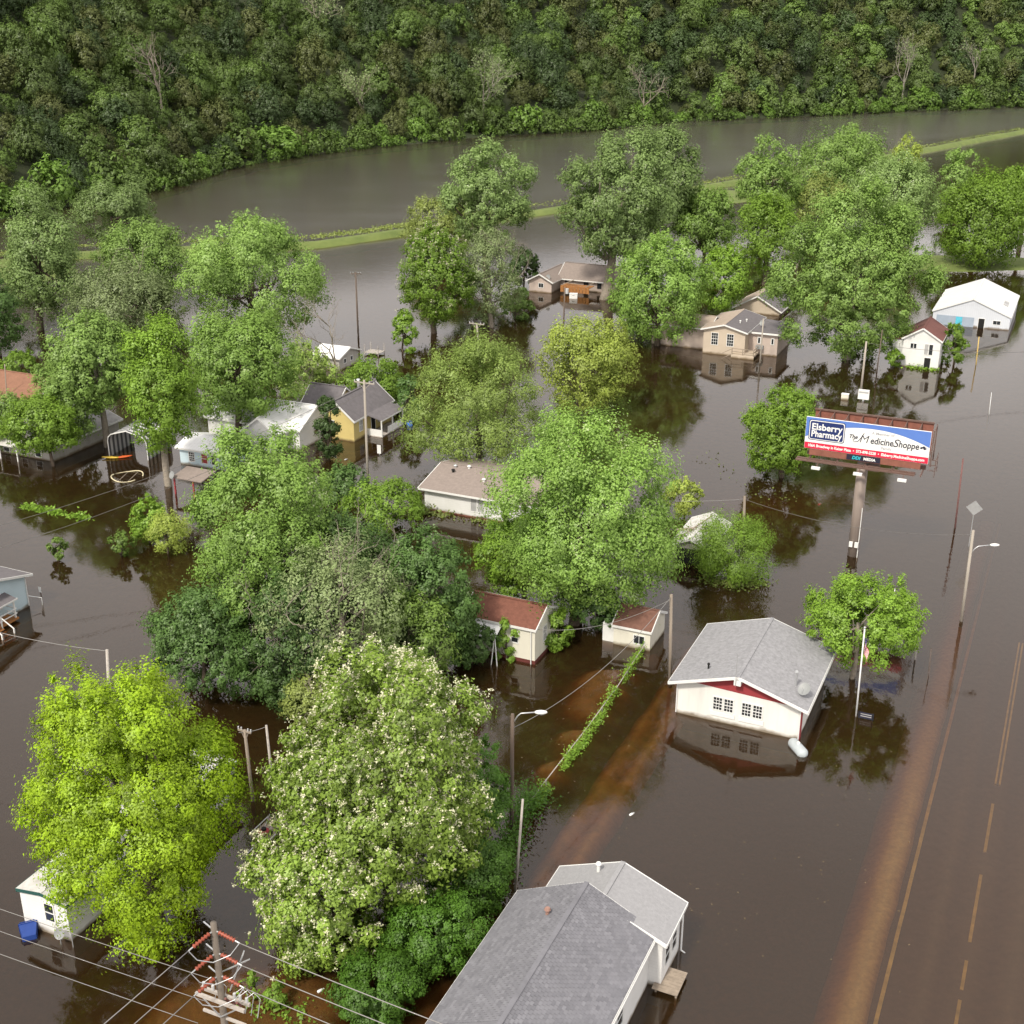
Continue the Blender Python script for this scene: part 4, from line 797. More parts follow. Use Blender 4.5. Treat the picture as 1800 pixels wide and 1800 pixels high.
# far left: grey house, orange roofed house
p = G(95, 812); o = Vector(p)-U*9
h = House('grey_house', 'large grey weathered house with shallow roof at left edge', (o.x, o.y), 9, 11, 1.9, 3.6, 'y', greyw, mat('worn_grey_roof', (.38, .37, .37), .9, .4, 1.2), oh=.4)
for u in (1.6, 4.2, 6.4): h.win('front', u, .3, .8, 1.0, 1, 1)
MB().slab([(-1, -1.8, 1.75), (5.4, -1.8, 1.75), (5.4, .1, 2.3), (-1, .1, 2.3)], .08).build('porch_roof', roof_stain, h.root)
for x in (-.6, 2.6, 5.2): MB().box(x, x+.12, -1.7, -1.58, -.9, 1.66).build('porch_post', trim, h.root)
MB().box(3.0, 3.5, .6, 1.1, 2.2, 3.9).build('chimney', greyw, h.root)
p = G(60, 745); o = Vector(p)-U*9
h = House('orange_roof_house', 'house with plain orange brown roof at left edge', (o.x, o.y), 9, 9, 2.5, 4.6, 'x', white, shg_orange, oh=.4); h.win('front', 6, 1, .8, 1.1)
# small white roofed shed
p = G(597, 652); o = Vector(p)-U*4.2
h = House('white_roof_shed', 'little grey shed with bright white roof in open water', (o.x, o.y), 4.2, 5.2, 1.9, 2.75, 'x', greyw, mat('bright_white_roof', (.8, .8, .8), .5, .05, 1), oh=.35, cat='shed')
for u in (1.2, 3.0): h.win('right', u, .8, .6, .6, 1, 1, sash=1)
# brown roofed house with deck debris
h = House('brown_roof_house', 'tan house with brown hip roofs and wrecked deck below cottonwood', (3.1, 225.86), 4.4, 9.5, 2.15, 3.3, 'y', brownw, shg_brown, oh=.5)
h.block(4.35, 15.0, 4.2, 11.0, 2.2, 4.2, 'x', brownw, shg_brown, oh=.5); h.win('front', 1.9, .9, .9, .75, 2, 1, sash=1)
s_ = h.D; sD = Vector((0, 0, 0))
MB().box(9.0, 9.9, 4.14, 4.19, -.2, 1.8).build('door', darkm, h.root); MB().box(11.6, 12.4, 4.14, 4.19, .7, 1.7).build('window', glass, h.root); MB().box(5.3, 6.2, 4.14, 4.19, -.2, 1.8).build('door', darkm, h.root)
dish(h.root, (3.6, .3, 2.75), (-.1, -.9, .4), .5)
dk = thing('wrecked_deck', 'orange brown wooden deck heaped with junk before the tan house', 'deck', (G(985, 516).x, G(985, 516).y, 0), ROT)
for i in range(9): MB().box(i*.62, i*.62+.55, 0, .08, .35, 1.5).build('board', redwood, dk)
for i in range(9): MB().box(i*.62, i*.62+.55, .1, 2.6, 1.28, 1.36).build('plank', redwood, dk)
for a, b in (((0, .2, 1.5), (1.9, 1.8, 2.3)), ((4.6, .2, 1.4), (5.9, 1.3, 2.2)), ((.4, 1.9, 1.6), (2.8, .6, 1.9))): MB().bar(a, b, .12).build('loose_board', wood, dk)
fr = thing('floating_freezer', 'white chest freezer floating in front of the wrecked deck', 'freezer', (G(1008, 524).x, G(1008, 524).y, 0), ROT+.3)
MB().box(-.7, .7, -.4, .4, -.4, .75).build('cabinet', trim, fr); MB().box(-.72, .72, -.42, .42, .76, .86).build('lid', trim, fr); MB().box(-.2, .2, -.46, -.425, .55, .62).build('handle', metal, fr)
# beige house
h = House('beige_house', 'beige house with white framed windows reflected in flood', (28.48, 182.36), 6.3, 10.5, 3.7, 4.55, 'y', beige, shg_tan, oh=.4, rm2=shg_dark)
h.block(-8.6, .05, 1.8, 9.0, 3.3, 4.3, 'x', brownw, shg_tan, oh=.4)
MB().box(6.25, 10.6, 2.3, 9.8, -1.3, 3.3).build('side_wing_wall', brownw, h.root); MB().slab([(6.4, 1.9, 3.68), (11.0, 1.9, 3.35), (11.0, 10.2, 3.35), (6.4, 10.2, 3.68)], .14).build('side_wing_roof', shg_dark, h.root); MB().box(6.3, 11.02, 1.82, 1.9, 3.22, 3.46).build('side_wing_fascia', trim, h.root)
for u in (1.25, 3.6): h.win('front', u, 1.45, .95, 1.75, 3, 2)
for x in (7.6, 9.6):
    w_ = MB().box(x, x+.5, 2.22, 2.295, 1.7, 2.7).build('window', trim, h.root); MB().box(x+.1, x+.4, 2.205, 2.218, 1.8, 2.6).build('pane', glass, w_)
MB().box(7.5, 8.6, 1.7, 2.29, 1.0, 1.5).build('air_conditioner', dish_m, h.root)
dk = MB().box(4.6, 8.0, -1.0, 2.2, .35, .5).build('deck', beige, h.root); MB().box(4.6, 8.0, -1.04, -1.0, -.8, .5).build('skirt_board', beige, dk)
for a, b in (((4.7, -.95, 1.4), (7.9, -.95, 1.4)), ((7.9, -.95, 1.4), (7.9, 2.2, 1.4)), ((4.7, -.95, .95), (7.9, -.95, .95)), ((7.9, -.95, .95), (7.9, 2.2, .95)), ((4.7, -.95, .6), (3.2, -1.0, -.3)), ((4.7, -.95, 1.35), (3.2, -1.0, .5))): MB().bar(a, b, .09).build('deck_rail', wood, h.root)
for x, y in ((4.7, -.95), (6.3, -.95), (7.9, -.95), (7.9, .6)): MB().box(x-.06, x+.06, y-.06, y+.06, -.8, 1.45).build('deck_post', wood, h.root)
dish(h.root, (7.6, 4.5, 4.3), (-.2, -.9, .5), .4); h.pipe('roof_vent', 5.1, 5, h.roofz(5.1, 5), .3, .1, trim); h.pipe('roof_vent', 4.6, 3.2, h.roofz(4.6, 3.2), .3, .1, trim)
# low roof behind the beige house
p = G(1292, 548); h = House('tan_roof_house', 'low tan house with dark roof mostly drowned behind beige house', (p.x, p.y), 7.5, 9, .9, 3.0, 'y', beige, shg_tan, oh=.5, rm2=shg_dark)
# white two storey house
h = House('two_storey_house', 'narrow white two storey house with maroon roof by the road', (55.96, 175.01), 5.1, 7.5, 4.15, 5.7, 'y', white, shg_maroon, oh=.25)
MB().box(-1.5, .0, .6, 5, -1.3, 3.7).build('lean_to_wall', white, h.root); MB().slab([(-1.75, .4, 3.65), (.02, .4, 4.1), (.02, 5.2, 4.1), (-1.75, 5.2, 3.65)][::1], .1).build('lean_to_roof', shg_maroon, h.root)
h.win('front', 1.05, 2.75, .35, .7, 1, 1, sash=1); h.win('front', 1.5, 2.75, .35, .7, 1, 1, sash=1)
h.win('front', 3.0, 2.0, .5, 1.5, 1, 1, sash=1, pane=blind); h.win('front', 3.62, 2.0, .5, 1.5, 1, 1, sash=1); h.door('front', 3.15, -.5, .85, 2.05)
# white metal building
p = G(1773, 581); o = Vector(p)-U*11.8
h = House('metal_building', 'wide white steel building with low gable at right edge', (o.x, o.y), 11.8, 17.5, 2.1, 4.5, 'y', steelw, roof_cream, oh=.15, cat='building')
MB().box(.6, 6.4, -.05, -.01, -.4, 1.55).build('sliding_door', mat('grey_blue_panel', (.32, .38, .46), .6, .15, 1), h.root); MB().box(3.6, 4.6, -.08, -.055, -.2, 1.5).build('tarp', mat('cyan_tarp', (.1, .5, .65), .6, .2, 2), h.root)
h.door('front', 7.1, -.4, .9, 1.9); h.win('front', 9.3, .75, 1.1, .6, 2, 1, sash=1)
for z, w_ in ((.5, 2.2), (1.35, 1.6)):
    m_ = MB().slab([(10.2, 4.5+z*2, h.roofz(10.2, 0)+.08), (10.9, 4.5+z*2, h.roofz(10.9, 0)+.08), (10.9, 4.5+z*2+w_, h.roofz(10.9, 0)+.08), (10.2, 4.5+z*2+w_, h.roofz(10.2, 0)+.08)], .05).build('roof_patch', blind, h.root)
# ------------------------------------------------------------------ billboard
def text_mesh(body, size, m, parent, loc, align='CENTER', shear=0.0, width=None, bold=0.0, name='lettering', rx=math.pi/2):
    cu = bpy.data.curves.new(name, 'FONT'); cu.body = body; cu.size = size; cu.align_x = align; cu.shear = shear; cu.offset = bold; cu.extrude = .006; cu.resolution_u = 3
    t = bpy.data.objects.new('tmp', cu); COL.objects.link(t); bpy.context.view_layer.update()
    me = bpy.data.meshes.new_from_object(t.evaluated_get(bpy.context.evaluated_depsgraph_get())); bpy.data.objects.remove(t); bpy.data.curves.remove(cu)
    me.name = name; o = link(name, me, m, parent); o.location = loc; o.rotation_euler = (rx, 0, 0)
    if width:
        xs = [v.co.x for v in me.vertices]; k = width/(max(xs)-min(xs))
        for v in me.vertices: v.co.x *= k
    o['kind'] = 'stuff'; return o
steel = mat('brown_steel', (.17, .105, .085), .7, .3, 3, metal=.2); rust = mat('rust_panel', (.26, .10, .07), .75, .3, 2)
ivory = mat('billboard_white', (.80, .80, .78), .5, .04, 1); bblue = mat('billboard_blue', (.10, .20, .55), .5, .08, 1); bnavy = mat('billboard_navy', (.015, .03, .13), .5, .1, 1)
bred = mat('billboard_red', (.62, .02, .06), .5, .08, 1); ink = mat('billboard_ink', (.02, .02, .04), .5, .1, 1); pale_ink = mat('billboard_pale_ink', (.42, .42, .45), .5, .1, 1); cyan = mat('cyan_letters', (.03, .5, .6), .5, .1, 1)
BP = G(1499, 976); cb = A(1522, 797, BP.y); BW, BH, BZ = 11.0, 3.0, cb.z+.1
bd = thing('billboard', 'tall billboard on a single steel post above the flood', 'billboard', (BP.x, BP.y, 0), ROT)
MB().tube([(0, 0, -1.5), (0, 0, BZ-.4)], .5, 18).build('post', mat('post_steel', (.27, .22, .19), .6, .25, 1.2, streak=True), bd, True)
x0, x1 = -BW/2+.2, BW/2+.2; yf = -.9
pan = MB().box(x0, x1, yf, yf+.12, BZ, BZ+BH).build('panel', ivory, bd)
def arc(x): return BZ+BH*(.86-.36*((x-(x0+6.0))/(x1-x0-6.0))**2) if x > x0+6.0 else BZ+BH*(.86 - .5*((x0+6.0-x)/6.0)**2.2)
q = [(x0+.02, yf-.012, BZ+BH-.02)]; nseg = 40
band = MB()
for i in range(nseg):
    xa = x0+.02+(BW-.04)*i/nseg; xb = x0+.02+(BW-.04)*(i+1)/nseg
    band.add([(xa, yf-.012, arc(xa)), (xb, yf-.012, arc(xb)), (xb, yf-.012, BZ+BH-.02), (xa, yf-.012, BZ+BH-.02)], [(0, 1, 2, 3)])
band.build('blue_band', bblue, pan)
MB().box(x0+.02, x1-.02, yf-.016, yf-.003, BZ+.02, BZ+BH*.2).build('red_band', bred, pan)
def rrect(a, b, c, d, r, y):
    pts = []
    for cx, cz, s0 in ((b-r, d-r, 0), (a+r, d-r, 90), (a+r, c+r, 180), (b-r, c+r, 270)):
        for k in range(5): an = math.radians(s0+k*22.5); pts.append((cx+r*math.cos(an), y, cz+r*math.sin(an)))
    return MB().prism(pts, (0, -.012, 0))
lx0, lx1, lz0, lz1 = x0+.28, x0+3.55, BZ+.86, BZ+BH-.2
rrect(lx0, lx1, lz0, lz1, .22, yf-.014).build('logo_border', bnavy, pan); rrect(lx0+.06, lx1-.06, lz0+.06, lz1-.06, .2, yf-.027).build('logo_outline', ivory, pan); rrect(lx0+.13, lx1-.13, lz0+.13, lz1-.13, .16, yf-.04).build('logo_field', bnavy, pan)
text_mesh('Elsberry', .86, ivory, pan, ((lx0+lx1)/2, yf-.056, lz1-.93), width=2.75, bold=.018); text_mesh('Pharmacy', .86, ivory, pan, ((lx0+lx1)/2, yf-.056, lz0+.34), width=2.75, bold=.018)
text_mesh('A Member of', .36, pale_ink, pan, (x0+6.9, yf-.015, BZ+2.1), bold=.006); text_mesh('Family', .36, pale_ink, pan, (x0+7.3, yf-.015, BZ+.8), bold=.006)
text_mesh('The', .5, ink, pan, (x0+4.3, yf-.015, BZ+1.5), shear=.25, bold=.01); text_mesh('M', 1.05, ink, pan, (x0+5.25, yf-.015, BZ+1.2), shear=.22, bold=-.012); text_mesh('edicine', .86, ink, pan, (x0+6.85, yf-.015, BZ+1.22), shear=.12, width=2.0, bold=.012)
text_mesh('S', 1.05, ink, pan, (x0+8.05, yf-.015, BZ+1.2), shear=.22); text_mesh('hoppe', .86, ink, pan, (x0+9.2, yf-.015, BZ+1.22), shear=.12, width=1.75, bold=.012)
for pts in ([(-.55, .3), (-.75, .15), (-.62, -.02), (-.3, .05), (0, .5), (.2, .9)],): MB().tube([(x0+5.05+a, yf-.02, BZ+1.2+b) for a, b in pts], .028, 4).build('swash', ink, pan)
for dx, dz, an in ((0, .1, .9), (.18, .18, .5), (.3, .05, 1.2)): MB().prism([(x0+10.3+dx-.16, yf-.004, BZ+1.3+dz), (x0+10.3+dx, yf-.004, BZ+1.2+dz), (x0+10.3+dx+.17, yf-.004, BZ+1.36+dz), (x0+10.3+dx, yf-.004, BZ+1.43+dz)], (0, -.012, 0)).build('leaf_mark', ink, pan)
text_mesh('106A Broadway in Kaiser Plaza  \u2022  573-898-2228  \u2022  Elsberry.MedicineShoppe.com', .36, ivory, pan, ((x0+x1)/2, yf-.03, BZ+.2), width=10.3, bold=.012)
MB().box(x0+.5, x1-.6, yf+.02, yf+.1, BZ-.62, BZ-.02).build('apron', rust, bd)
MB().box(x0+3.9, x0+6.9, yf-.03, yf+.015, BZ-.55, BZ-.05).build('maker_plate', ink, bd); text_mesh('DDI', .42, cyan, bd, (x0+4.75, yf-.045, BZ-.45), shear=.2, bold=.014); text_mesh('MEDIA', .36, ivory, bd, (x0+5.95, yf-.045, BZ-.43), bold=.012)
for i in range(2): MB().box(x0-.5, x1-.9, yf-1.05+i*.55, yf-.8+i*.55, BZ-.95, BZ-.82).build('catwalk_beam', steel, bd)
for i in range(5): MB().bar((x0+.6+i*2.5, yf-1.0, BZ-.88), (x0+.6+i*2.5, yf+1.7, BZ-.88), .12).build('outrigger', steel, bd)
MB().box(x0+.2, x1-.2, -.25, .15, BZ-.8, BZ-.45).build('torsion_beam', steel, bd)
for i, xx in enumerate((x0+1.6, x0+5.35, x0+9.2)):
    a = MB().bar((xx, yf-.8, BZ-.95), (xx, yf-2.0, BZ-1.15), .08).build('lamp_arm', steel, bd); MB().box(xx-.38, xx+.38, yf-2.25, yf-1.9, BZ-1.2, BZ-1.0).build('lamp_head', trim, a)
bkp = MB().box(x0+.35, x1-.1, 1.35, 1.45, BZ+.1, BZ+BH+.12).build('rear_panel', rust, bd)
for i in range(9):
    xx = x0+.8+i*1.3; MB().bar((xx, -.75, BZ-.3), (xx, -.75, BZ+BH+.12), .1).build('stringer', steel, bd); MB().bar((xx, -.75, BZ+BH-.1), (xx, 1.35, BZ+BH+.02), .07).build('tie_bar', steel, bd); MB().bar((xx, 1.28, BZ-.3), (xx, 1.28, BZ+BH+.1), .1).build('stringer', steel, bd)
MB().bar((x0+.3, 1.28, BZ+BH+.16), (x1-.05, 1.28, BZ+BH+.16), .14).build('top_rail', steel, bd)
for z in (.0, .5, 1.0): MB().bar((x1+.65, -.9, BZ-.6+z), (x1+.65, .9, BZ-.6+z), .05).build('ladder_rail', steel, bd); MB().bar((x1+.02, -.8, BZ-.6+z), (x1+.65, -.8, BZ-.6+z), .05).build('ladder_rail', steel, bd)
for y in (-.9, .9): MB().bar((x1+.65, y, BZ-1.2), (x1+.65, y, BZ+.6), .05).build('ladder_post', steel, bd)
MB().box(.55, 1.5, -.6, .3, BZ-1.5, BZ-.98).build('junction_cage', steel, bd)
for x in (-.2, .3): MB().box(x-.16, x+.16, -.72, -.52, 1.1, 1.6).build('meter_box', trim, bd)
MB().tube([(.45, -.4, -.5), (.45, -.4, 5)], .04, 6).build('conduit', trim, bd)

# ------------------------------------------------------------------ poles, lamps, signs
pole_wood = mat('pole_wood', (.30, .25, .20), .95, .4, 2, streak=True); pole_dark = mat('dark_pole_wood', (.16, .12, .095), .95, .4, 2, streak=True); pole_pale = mat('pale_pole', (.38, .34, .29), .9, .3, 2, streak=True); ins_m = mat('grey_insulator', (.5, .5, .5), .4, .1, 5)
POLE = {}
def pole(name, label, base, top, r=.14, m=None, arms=(), cat='utility pole', aw=1.2, box=None, keep=None):
    g = G(*base); t = A(top[0], top[1], g.y); root = thing(name, label, cat, (g.x, g.y, 0)); dx = t.x-g.x
    MB().tube([(-dx*.1, 0, -1.5), (dx, 0, t.z)], [r, r*.75], 9).build('post', m or pole_wood, root, True)
    for k, (dz, ang) in enumerate(arms):
        d = Vector((math.cos(ang), math.sin(ang), 0)); c = Vector((dx, 0, t.z-dz)); ar = MB().bar(c-d*aw-V*0, c+d*aw, .1, .12).build('crossarm', m or pole_wood, root)
        for s_ in (-.95, -.5, .5, .95): MB().tube([c+d*aw*s_+Vector((0, 0, .06)), c+d*aw*s_+Vector((0, 0, .24))], .05, 6).build('insulator', ins_m, ar)
        for s_ in (-1, 1): MB().bar(c+d*aw*.6*s_, c-Vector((0, 0, .7)), .04).build('brace', m or pole_wood, root)
    if box: MB().tube([(dx+.35, 0, t.z-box-.8), (dx+.35, 0, t.z-box)], .26, 10).build('transformer', ins_m, root)
    tp = Vector((g.x+dx, g.y, t.z)); POLE[keep or label] = tp; return root, tp, dx, t.z
pole('utility_pole', 'wooden pole with white lamp between cream shed and hall', (1178, 1203), (1180, 1045), .15, keep='hall')
r_, tp, dx, tz = pole('utility_pole', 'tall pole with crossarm in front of yellow house', (648, 872), (640, 668), .15, pole_pale, ((.3, ROT),), keep='yellow')
pole('utility_pole', 'thin dark pole with small crossarm in open water beyond white shed', (630, 596), (625, 478), .15, pole_dark, ((.25, 0),), aw=.8, keep='far')
pole('utility_pole', 'pale crossarm pole rising behind the drooping willow', (848, 690), (838, 568), .14, pole_pale, ((.1, ROT),), aw=1.1, keep='willow')
pole('utility_pole', 'leaning wooden pole standing in the feathery olive shrub', (1305, 1006), (1309, 872), .15, pole_wood, keep='shrub')
pole('utility_pole', 'pole rising behind the billboard beside small white sign', (1513, 690), (1523, 600), .16, pole_pale, keep='board')
pole('utility_pole', 'thin dark pole between oak trunk and two storey house', (1541, 655), (1551, 580), .09, pole_dark, keep='thin')
pole('utility_pole', 'slim pale service pole in front of the beige house', (1336, 638), (1342, 560), .12, pole_pale, keep='beige')
pole('utility_pole', 'pole with white transformer near the wrecked deck', (990, 582), (993, 505), .14, pole_dark, box=.2, keep='deck')
pole('utility_pole', 'weathered pole top rising behind the lime green maple', (196, 1330), (188, 1142), .13, greywood, keep='lime')
pole('utility_pole', 'short wooden pole with crossarm right of the mobile home', (445, 1408), (430, 1283), .13, pole_wood, ((.1, ROT),), aw=.5, keep='trailer')
pole('utility_pole', 'thin grey pole between lime maple and flowering catalpa', (482, 1400), (468, 1275), .1, greywood, keep='gap')
pole('utility_pole', 'slim reddish pole leaning out of the flooded roadside', (1679, 928), (1693, 806), .09, mat('red_pole', (.20, .09, .08), .8, .3, 2), keep='red')
pole('marker_post', 'short yellow post at the corner of the steel building', (1716, 641), (1721, 592), .09, mat('yellow_post', (.6, .42, .12), .7, .2, 2), cat='post')
pole('marker_post', 'thin white stake in the flooded road at right', (1739, 728), (1743, 690), .04, trim, cat='post')
pole('marker_post', 'grey split post right of the flagpole tree', (1608, 1160), (1614, 1118), .08, greywood, cat='post')
pole('marker_post', 'dark thin stick in water right of the split post', (1633, 1190), (1637, 1140), .035, pole_dark, cat='post')
pole('marker_post', 'little white topped marker behind the flagpole tree', (1573, 1060), (1573, 1033), .05, trim, cat='post')
pole('utility_pole', 'thin leaning pole at the left edge above orange roof', (14, 735), (8, 640), .08, pole_wood, keep='left')
pole('utility_pole', 'grey fence end pole beside the lamp post at catalpa', (905, 1565), (919, 1405), .09, greywood, keep='fence')
def lamp(label, base, top, arm_px, head_px, m, keep):
    root, tp, dx, tz = pole('street_lamp', label, base, top, .15, m, cat='street lamp', keep=keep)
    g = root.location; a = A(arm_px[0], arm_px[1], g.y); hd = A(head_px[0], head_px[1], g.y); a = Vector((dx, 0, a.z)); hd = Vector((hd.x-g.x, 0, hd.z)); mid = a.lerp(hd, .5)+Vector((-.2, 0, .32))
    MB().tube([a, a.lerp(mid, .6)+Vector((0, 0, .1)), mid, hd], .045, 7).build('lamp_arm', metal, root, True)
    hb = MB(); hb.ball((hd.x+.3, 0, hd.z), .42, 10, 6, (1, .45, .3)); o = hb.build('lamp_head', trim, root, True); MB().ball((hd.x+.35, 0, hd.z-.07), .22, 8, 5, (1, .7, .5)).build('lens', blind, o, True)
lamp('tall lamp post standing in the flooded roadside at right', (1690, 1092), (1711, 932), (1703, 975), (1742, 958), pole_pale, 'lampR')
lamp('street lamp with curved arm beside the flowering catalpa', (899, 1452), (901, 1255), (903, 1272), (942, 1252), pole_dark, 'lampL')
# diamond warning sign seen from behind, mailbox-like signs
g = G(1703, 960); root = thing('road_sign', 'diamond road sign seen from its grey back at right', 'sign', (g.x, g.y, 0), ROT); zt = A(1709, 893, g.y).z
MB().bar((0, 0, -1), (0, .02, zt), .06).build('post', metal, root); MB().prism([(0, -.04, zt-.75), (.75, -.04, zt), (0, -.04, zt+.75), (-.75, -.04, zt)], (0, .03, 0)).build('plate', metal, root)
g = G(1509, 1262); root = thing('name_sign', 'small black sign with white lettering at the flagpole foot', 'sign', (g.x, g.y, 0), ROT)
MB().box(-.05, 1.05, -.03, .03, .05, .55).build('board', ink, root)
for x in (.02, .98): MB().box(x-.04, x+.04, -.035, .035, -.8, .6).build('post', darkm, root)
for z in (.42, .25): MB().box(.12, .9, -.036, -.031, z-.03, z+.03).build('text_line', blind, root)
g = G(1517, 705); root = thing('roadside_sign', 'small white sign panel in water just behind billboard top', 'sign', (g.x, g.y, 0), ROT)
MB().box(-.7, .7, -.1, .1, .25, 1.55).build('panel', trim, root); MB().box(-.6, .6, -.12, -.105, 1.1, 1.3).build('text_line', blind, root); MB().box(-.1, .1, -.1, .1, -1, .245).build('post', metal, root)
g = G(1485, 702); root = thing('meter_box', 'cream meter cabinet half under water behind the billboard', 'cabinet', (g.x, g.y, 0), ROT); MB().box(-.45, .45, -.3, .3, -.5, .7).build('cabinet', cream, root); MB().box(-.48, .48, -.33, .33, .705, .78).build('lid', trim, root)
g = G(667, 800); root = thing('road_sign', 'small white sign on a stake before the yellow house', 'sign', (g.x, g.y, 0), ROT); MB().bar((0, 0, -1), (0, 0, 1.2), .06).build('post', metal, root); MB().box(-.25, .25, -.05, -.035, .2, 1.25).build('plate', trim, root)
g = G(74, 1057); root = thing('road_sign', 'small white sign on a dark stake by blue house', 'sign', (g.x, g.y, 0), ROT); MB().bar((0, 0, -1), (0, 0, 1.3), .07).build('post', pole_dark, root); MB().box(-.14, .14, -.06, -.045, .9, 1.4).build('plate', trim, root)
# flagpole with limp flag
g = G(1505, 1259); t = A(1520, 1105, g.y); root = thing('flagpole', 'white flagpole with limp striped flag beside the hall', 'flagpole', (g.x, g.y, 0))
MB().tube([(0, 0, -1), (t.x-g.x, 0, t.z)], [.07, .05], 9).build('pole', trim, root, True); MB().ball((t.x-g.x, 0, t.z+.08), .09).build('finial', metal, root, True)
fl = thing('flag', 'limp flag with red and white stripes on the white pole', 'flag', (g.x+(t.x-g.x)*.9+.06, g.y-.03, t.z-.75))
fred = mat('flag_red', (.55, .03, .05), .8, .15, 6); fwhite = mat('flag_white', (.75, .74, .74), .8, .1, 6); fblue = mat('flag_blue', (.03, .04, .18), .8, .1, 6)
for i in range(13):
    mb = MB(); n = 9
    for j in range(n+1):
        w = j/n
        for e in (i, i+1):
            f_ = e/13; mb.v.append((.04+.34*w+.05*math.sin(w*9+f_*3), .09*math.sin(w*11+f_*4), -1.0*f_ - 1.25*w**.8 + (.15 if e == i+1 else .15)))
    for j in range(n): mb.f.append((2*j, 2*j+1, 2*j+3, 2*j+2))
    mb.build('stripe', fred if i % 2 == 0 else fwhite, fl)
mb = MB(); n = 5
for j in range(n+1):
    w = .45*j/n
    for f_ in (0, .53): mb.v.append((.04+.34*w+.05*math.sin(w*9+f_*3), .09*math.sin(w*11+f_*4)-.012, -1.0*f_-1.25*w**.8+.15))
for j in range(n): mb.f.append((2*j, 2*j+1, 2*j+3, 2*j+2))
mb.build('canton', fblue, fl)

# transmission pole with orange insulators at the lower edge
g = Vector((A(375, 1622, 43).x, 43, 0)); zt = A(375, 1622, 43).z
tw = thing('power_pole', 'weathered transmission pole with orange red insulators at lower left', 'utility pole', (g.x, g.y, 0), ROT)
MB().tube([(0, 0, -1.5), (0, 0, zt)], [.19, .14], 12).build('post', mat('grey_brown_pole', (.18, .152, .125), .95, .45, 2, streak=True), tw, True)
orange = mat('orange_insulator', (.30, .07, .04), .45, .2, 5); ends = []
def insulator(a, b, r=.115, n=6):
    a = Vector(a); b = Vector(b); mb = MB(); pts = []; rs = []
    for i in range(n*2+1): pts.append(a.lerp(b, i/(2*n))); rs.append(r if i % 2 else r*.32)
    return mb.tube(pts, rs, 10)
for k, z in enumerate((zt-.42, zt-1.62, zt-2.85)):
    for d, nm in ((Vector((1, 0, 0)), 'R'), (Vector((-.3, -1, 0)), 'L')):
        a = Vector((0, 0, z))+d*.22; b = a+d*.85+Vector((0, 0, -.16)); io = insulator(a, b).build('insulator', orange, tw, True); MB().tube([a-d*.2, a], .04, 6).build('clamp', metal, io); MB().tube([b, b+d*.22-Vector((0, 0, .05))], .035, 6).build('clamp', metal, io); ends.append((nm, b+d*.22-Vector((0, 0, .05))))
    e1, e2 = ends[-2][1], ends[-1][1]; MB().tube([e1, e1.lerp(e2, .2)-Vector((0, 0, .55)), e1.lerp(e2, .55)-Vector((0, 0, .8)), e1.lerp(e2, .85)-Vector((0, 0, .55)), e2], .022, 5).build('jumper_wire', metal, tw)
    MB().bar((0, 0, z), (-.75, .25, z+.02), .05).build('bracket', metal, tw)
zc = zt-4.15
for y in (-.2, .2): MB().box(-1.25, 1.35, y-.06, y+.06, zc-.08, zc+.08).build('crossarm', greywood, tw)
MB().box(-1.1, 1.2, -.05, .05, zc-1.1, zc-.98).build('crossarm', greywood, tw)
for x in (-1.1, -.6, .55, .85, 1.2):
    MB().tube([(x, .2, zc+.09), (x, .2, zc+.34)], .07, 7).build('pin_insulator', ins_m, tw); MB().tube([(x, .2, zc+.3), (x+.2, .5, zc+.45), (x+.5, .5, zc+.2), (x+.5, .2, zc-.6)], .018, 5).build('jumper_wire', metal, tw)
for s_ in (-1, 1): MB().bar((s_*.95, -.2, zc-.05), (0, -.2, zc-.85), .05).build('brace', metal, tw)
for a, b in (((.25, .3, zc+.3), (.75, .9, zc+2.2)), ((-.1, .3, zc+1.2), (1.1, .8, zc+1.95))): MB().bar(a, b, .05).build('switch_blade', metal, tw)
for i in range(3): MB().tube([(.5+i*.3, -.1, zc+.1), (.5+i*.3, -.35, zc+.5)], .06, 7).build('cutout_fuse', mat('brown_porcelain', (.14, .05, .04), .4, .2, 5), tw)
# wires
wire_m = mat('pale_wire', (.24, .23, .22), .5, .1, 5); wire_d = mat('dark_wire', (.14, .13, .12), .6, .1, 5)
def wire(label, a, b, sag, r=.022, m=None, n=18):
    a = Vector(a); b = Vector(b); o = thing('power_wire', label, 'wire', tuple(a)); d = b-a
    MB().tube([d*(i/n)-Vector((0, 0, sag*4*(i/n)*(1-i/n))) for i in range(n+1)], r, 5).build('strand', m or wire_m, o, True); return o
Mtw = Matrix.Translation(g) @ Matrix.Rotation(ROT, 4, 'Z')
lv = {'R': ['top', 'middle', 'lowest'], 'L': ['top', 'middle', 'lowest']}
for k, (nm, e) in enumerate(ends):
    w0 = Mtw @ e
    if nm == 'R': wire(f'{lv["R"][k//2]} wire running right from the orange insulators', w0, w0+U*46+Vector((0, 0, .3)), .9, .022)
    else: wire(f'{lv["L"][k//2]} wire running down left from the orange insulators', w0, w0-V*30-U*4+Vector((0, 0, .2)), .5, .022)
for k, (y0_, y1_) in enumerate(((1619, 1753), (1665, 1797), (1703, 1838))):
    b = Mtw @ Vector((-.6, .5-.75*k, zc+.35-.55*k)); a = b-U*60+Vector((0, 0, .6)); wire(f'{("upper", "middle", "lower")[k]} of three wires crossing the lower left corner', a, b, .9, .016)
H_ = POLE
wire('service wire from hall pole down to the street lamp by catalpa', H_['hall']-Vector((0, 0, .2)), H_['lampL']-Vector((0, 0, 1)), 1.2, .02, wire_m)
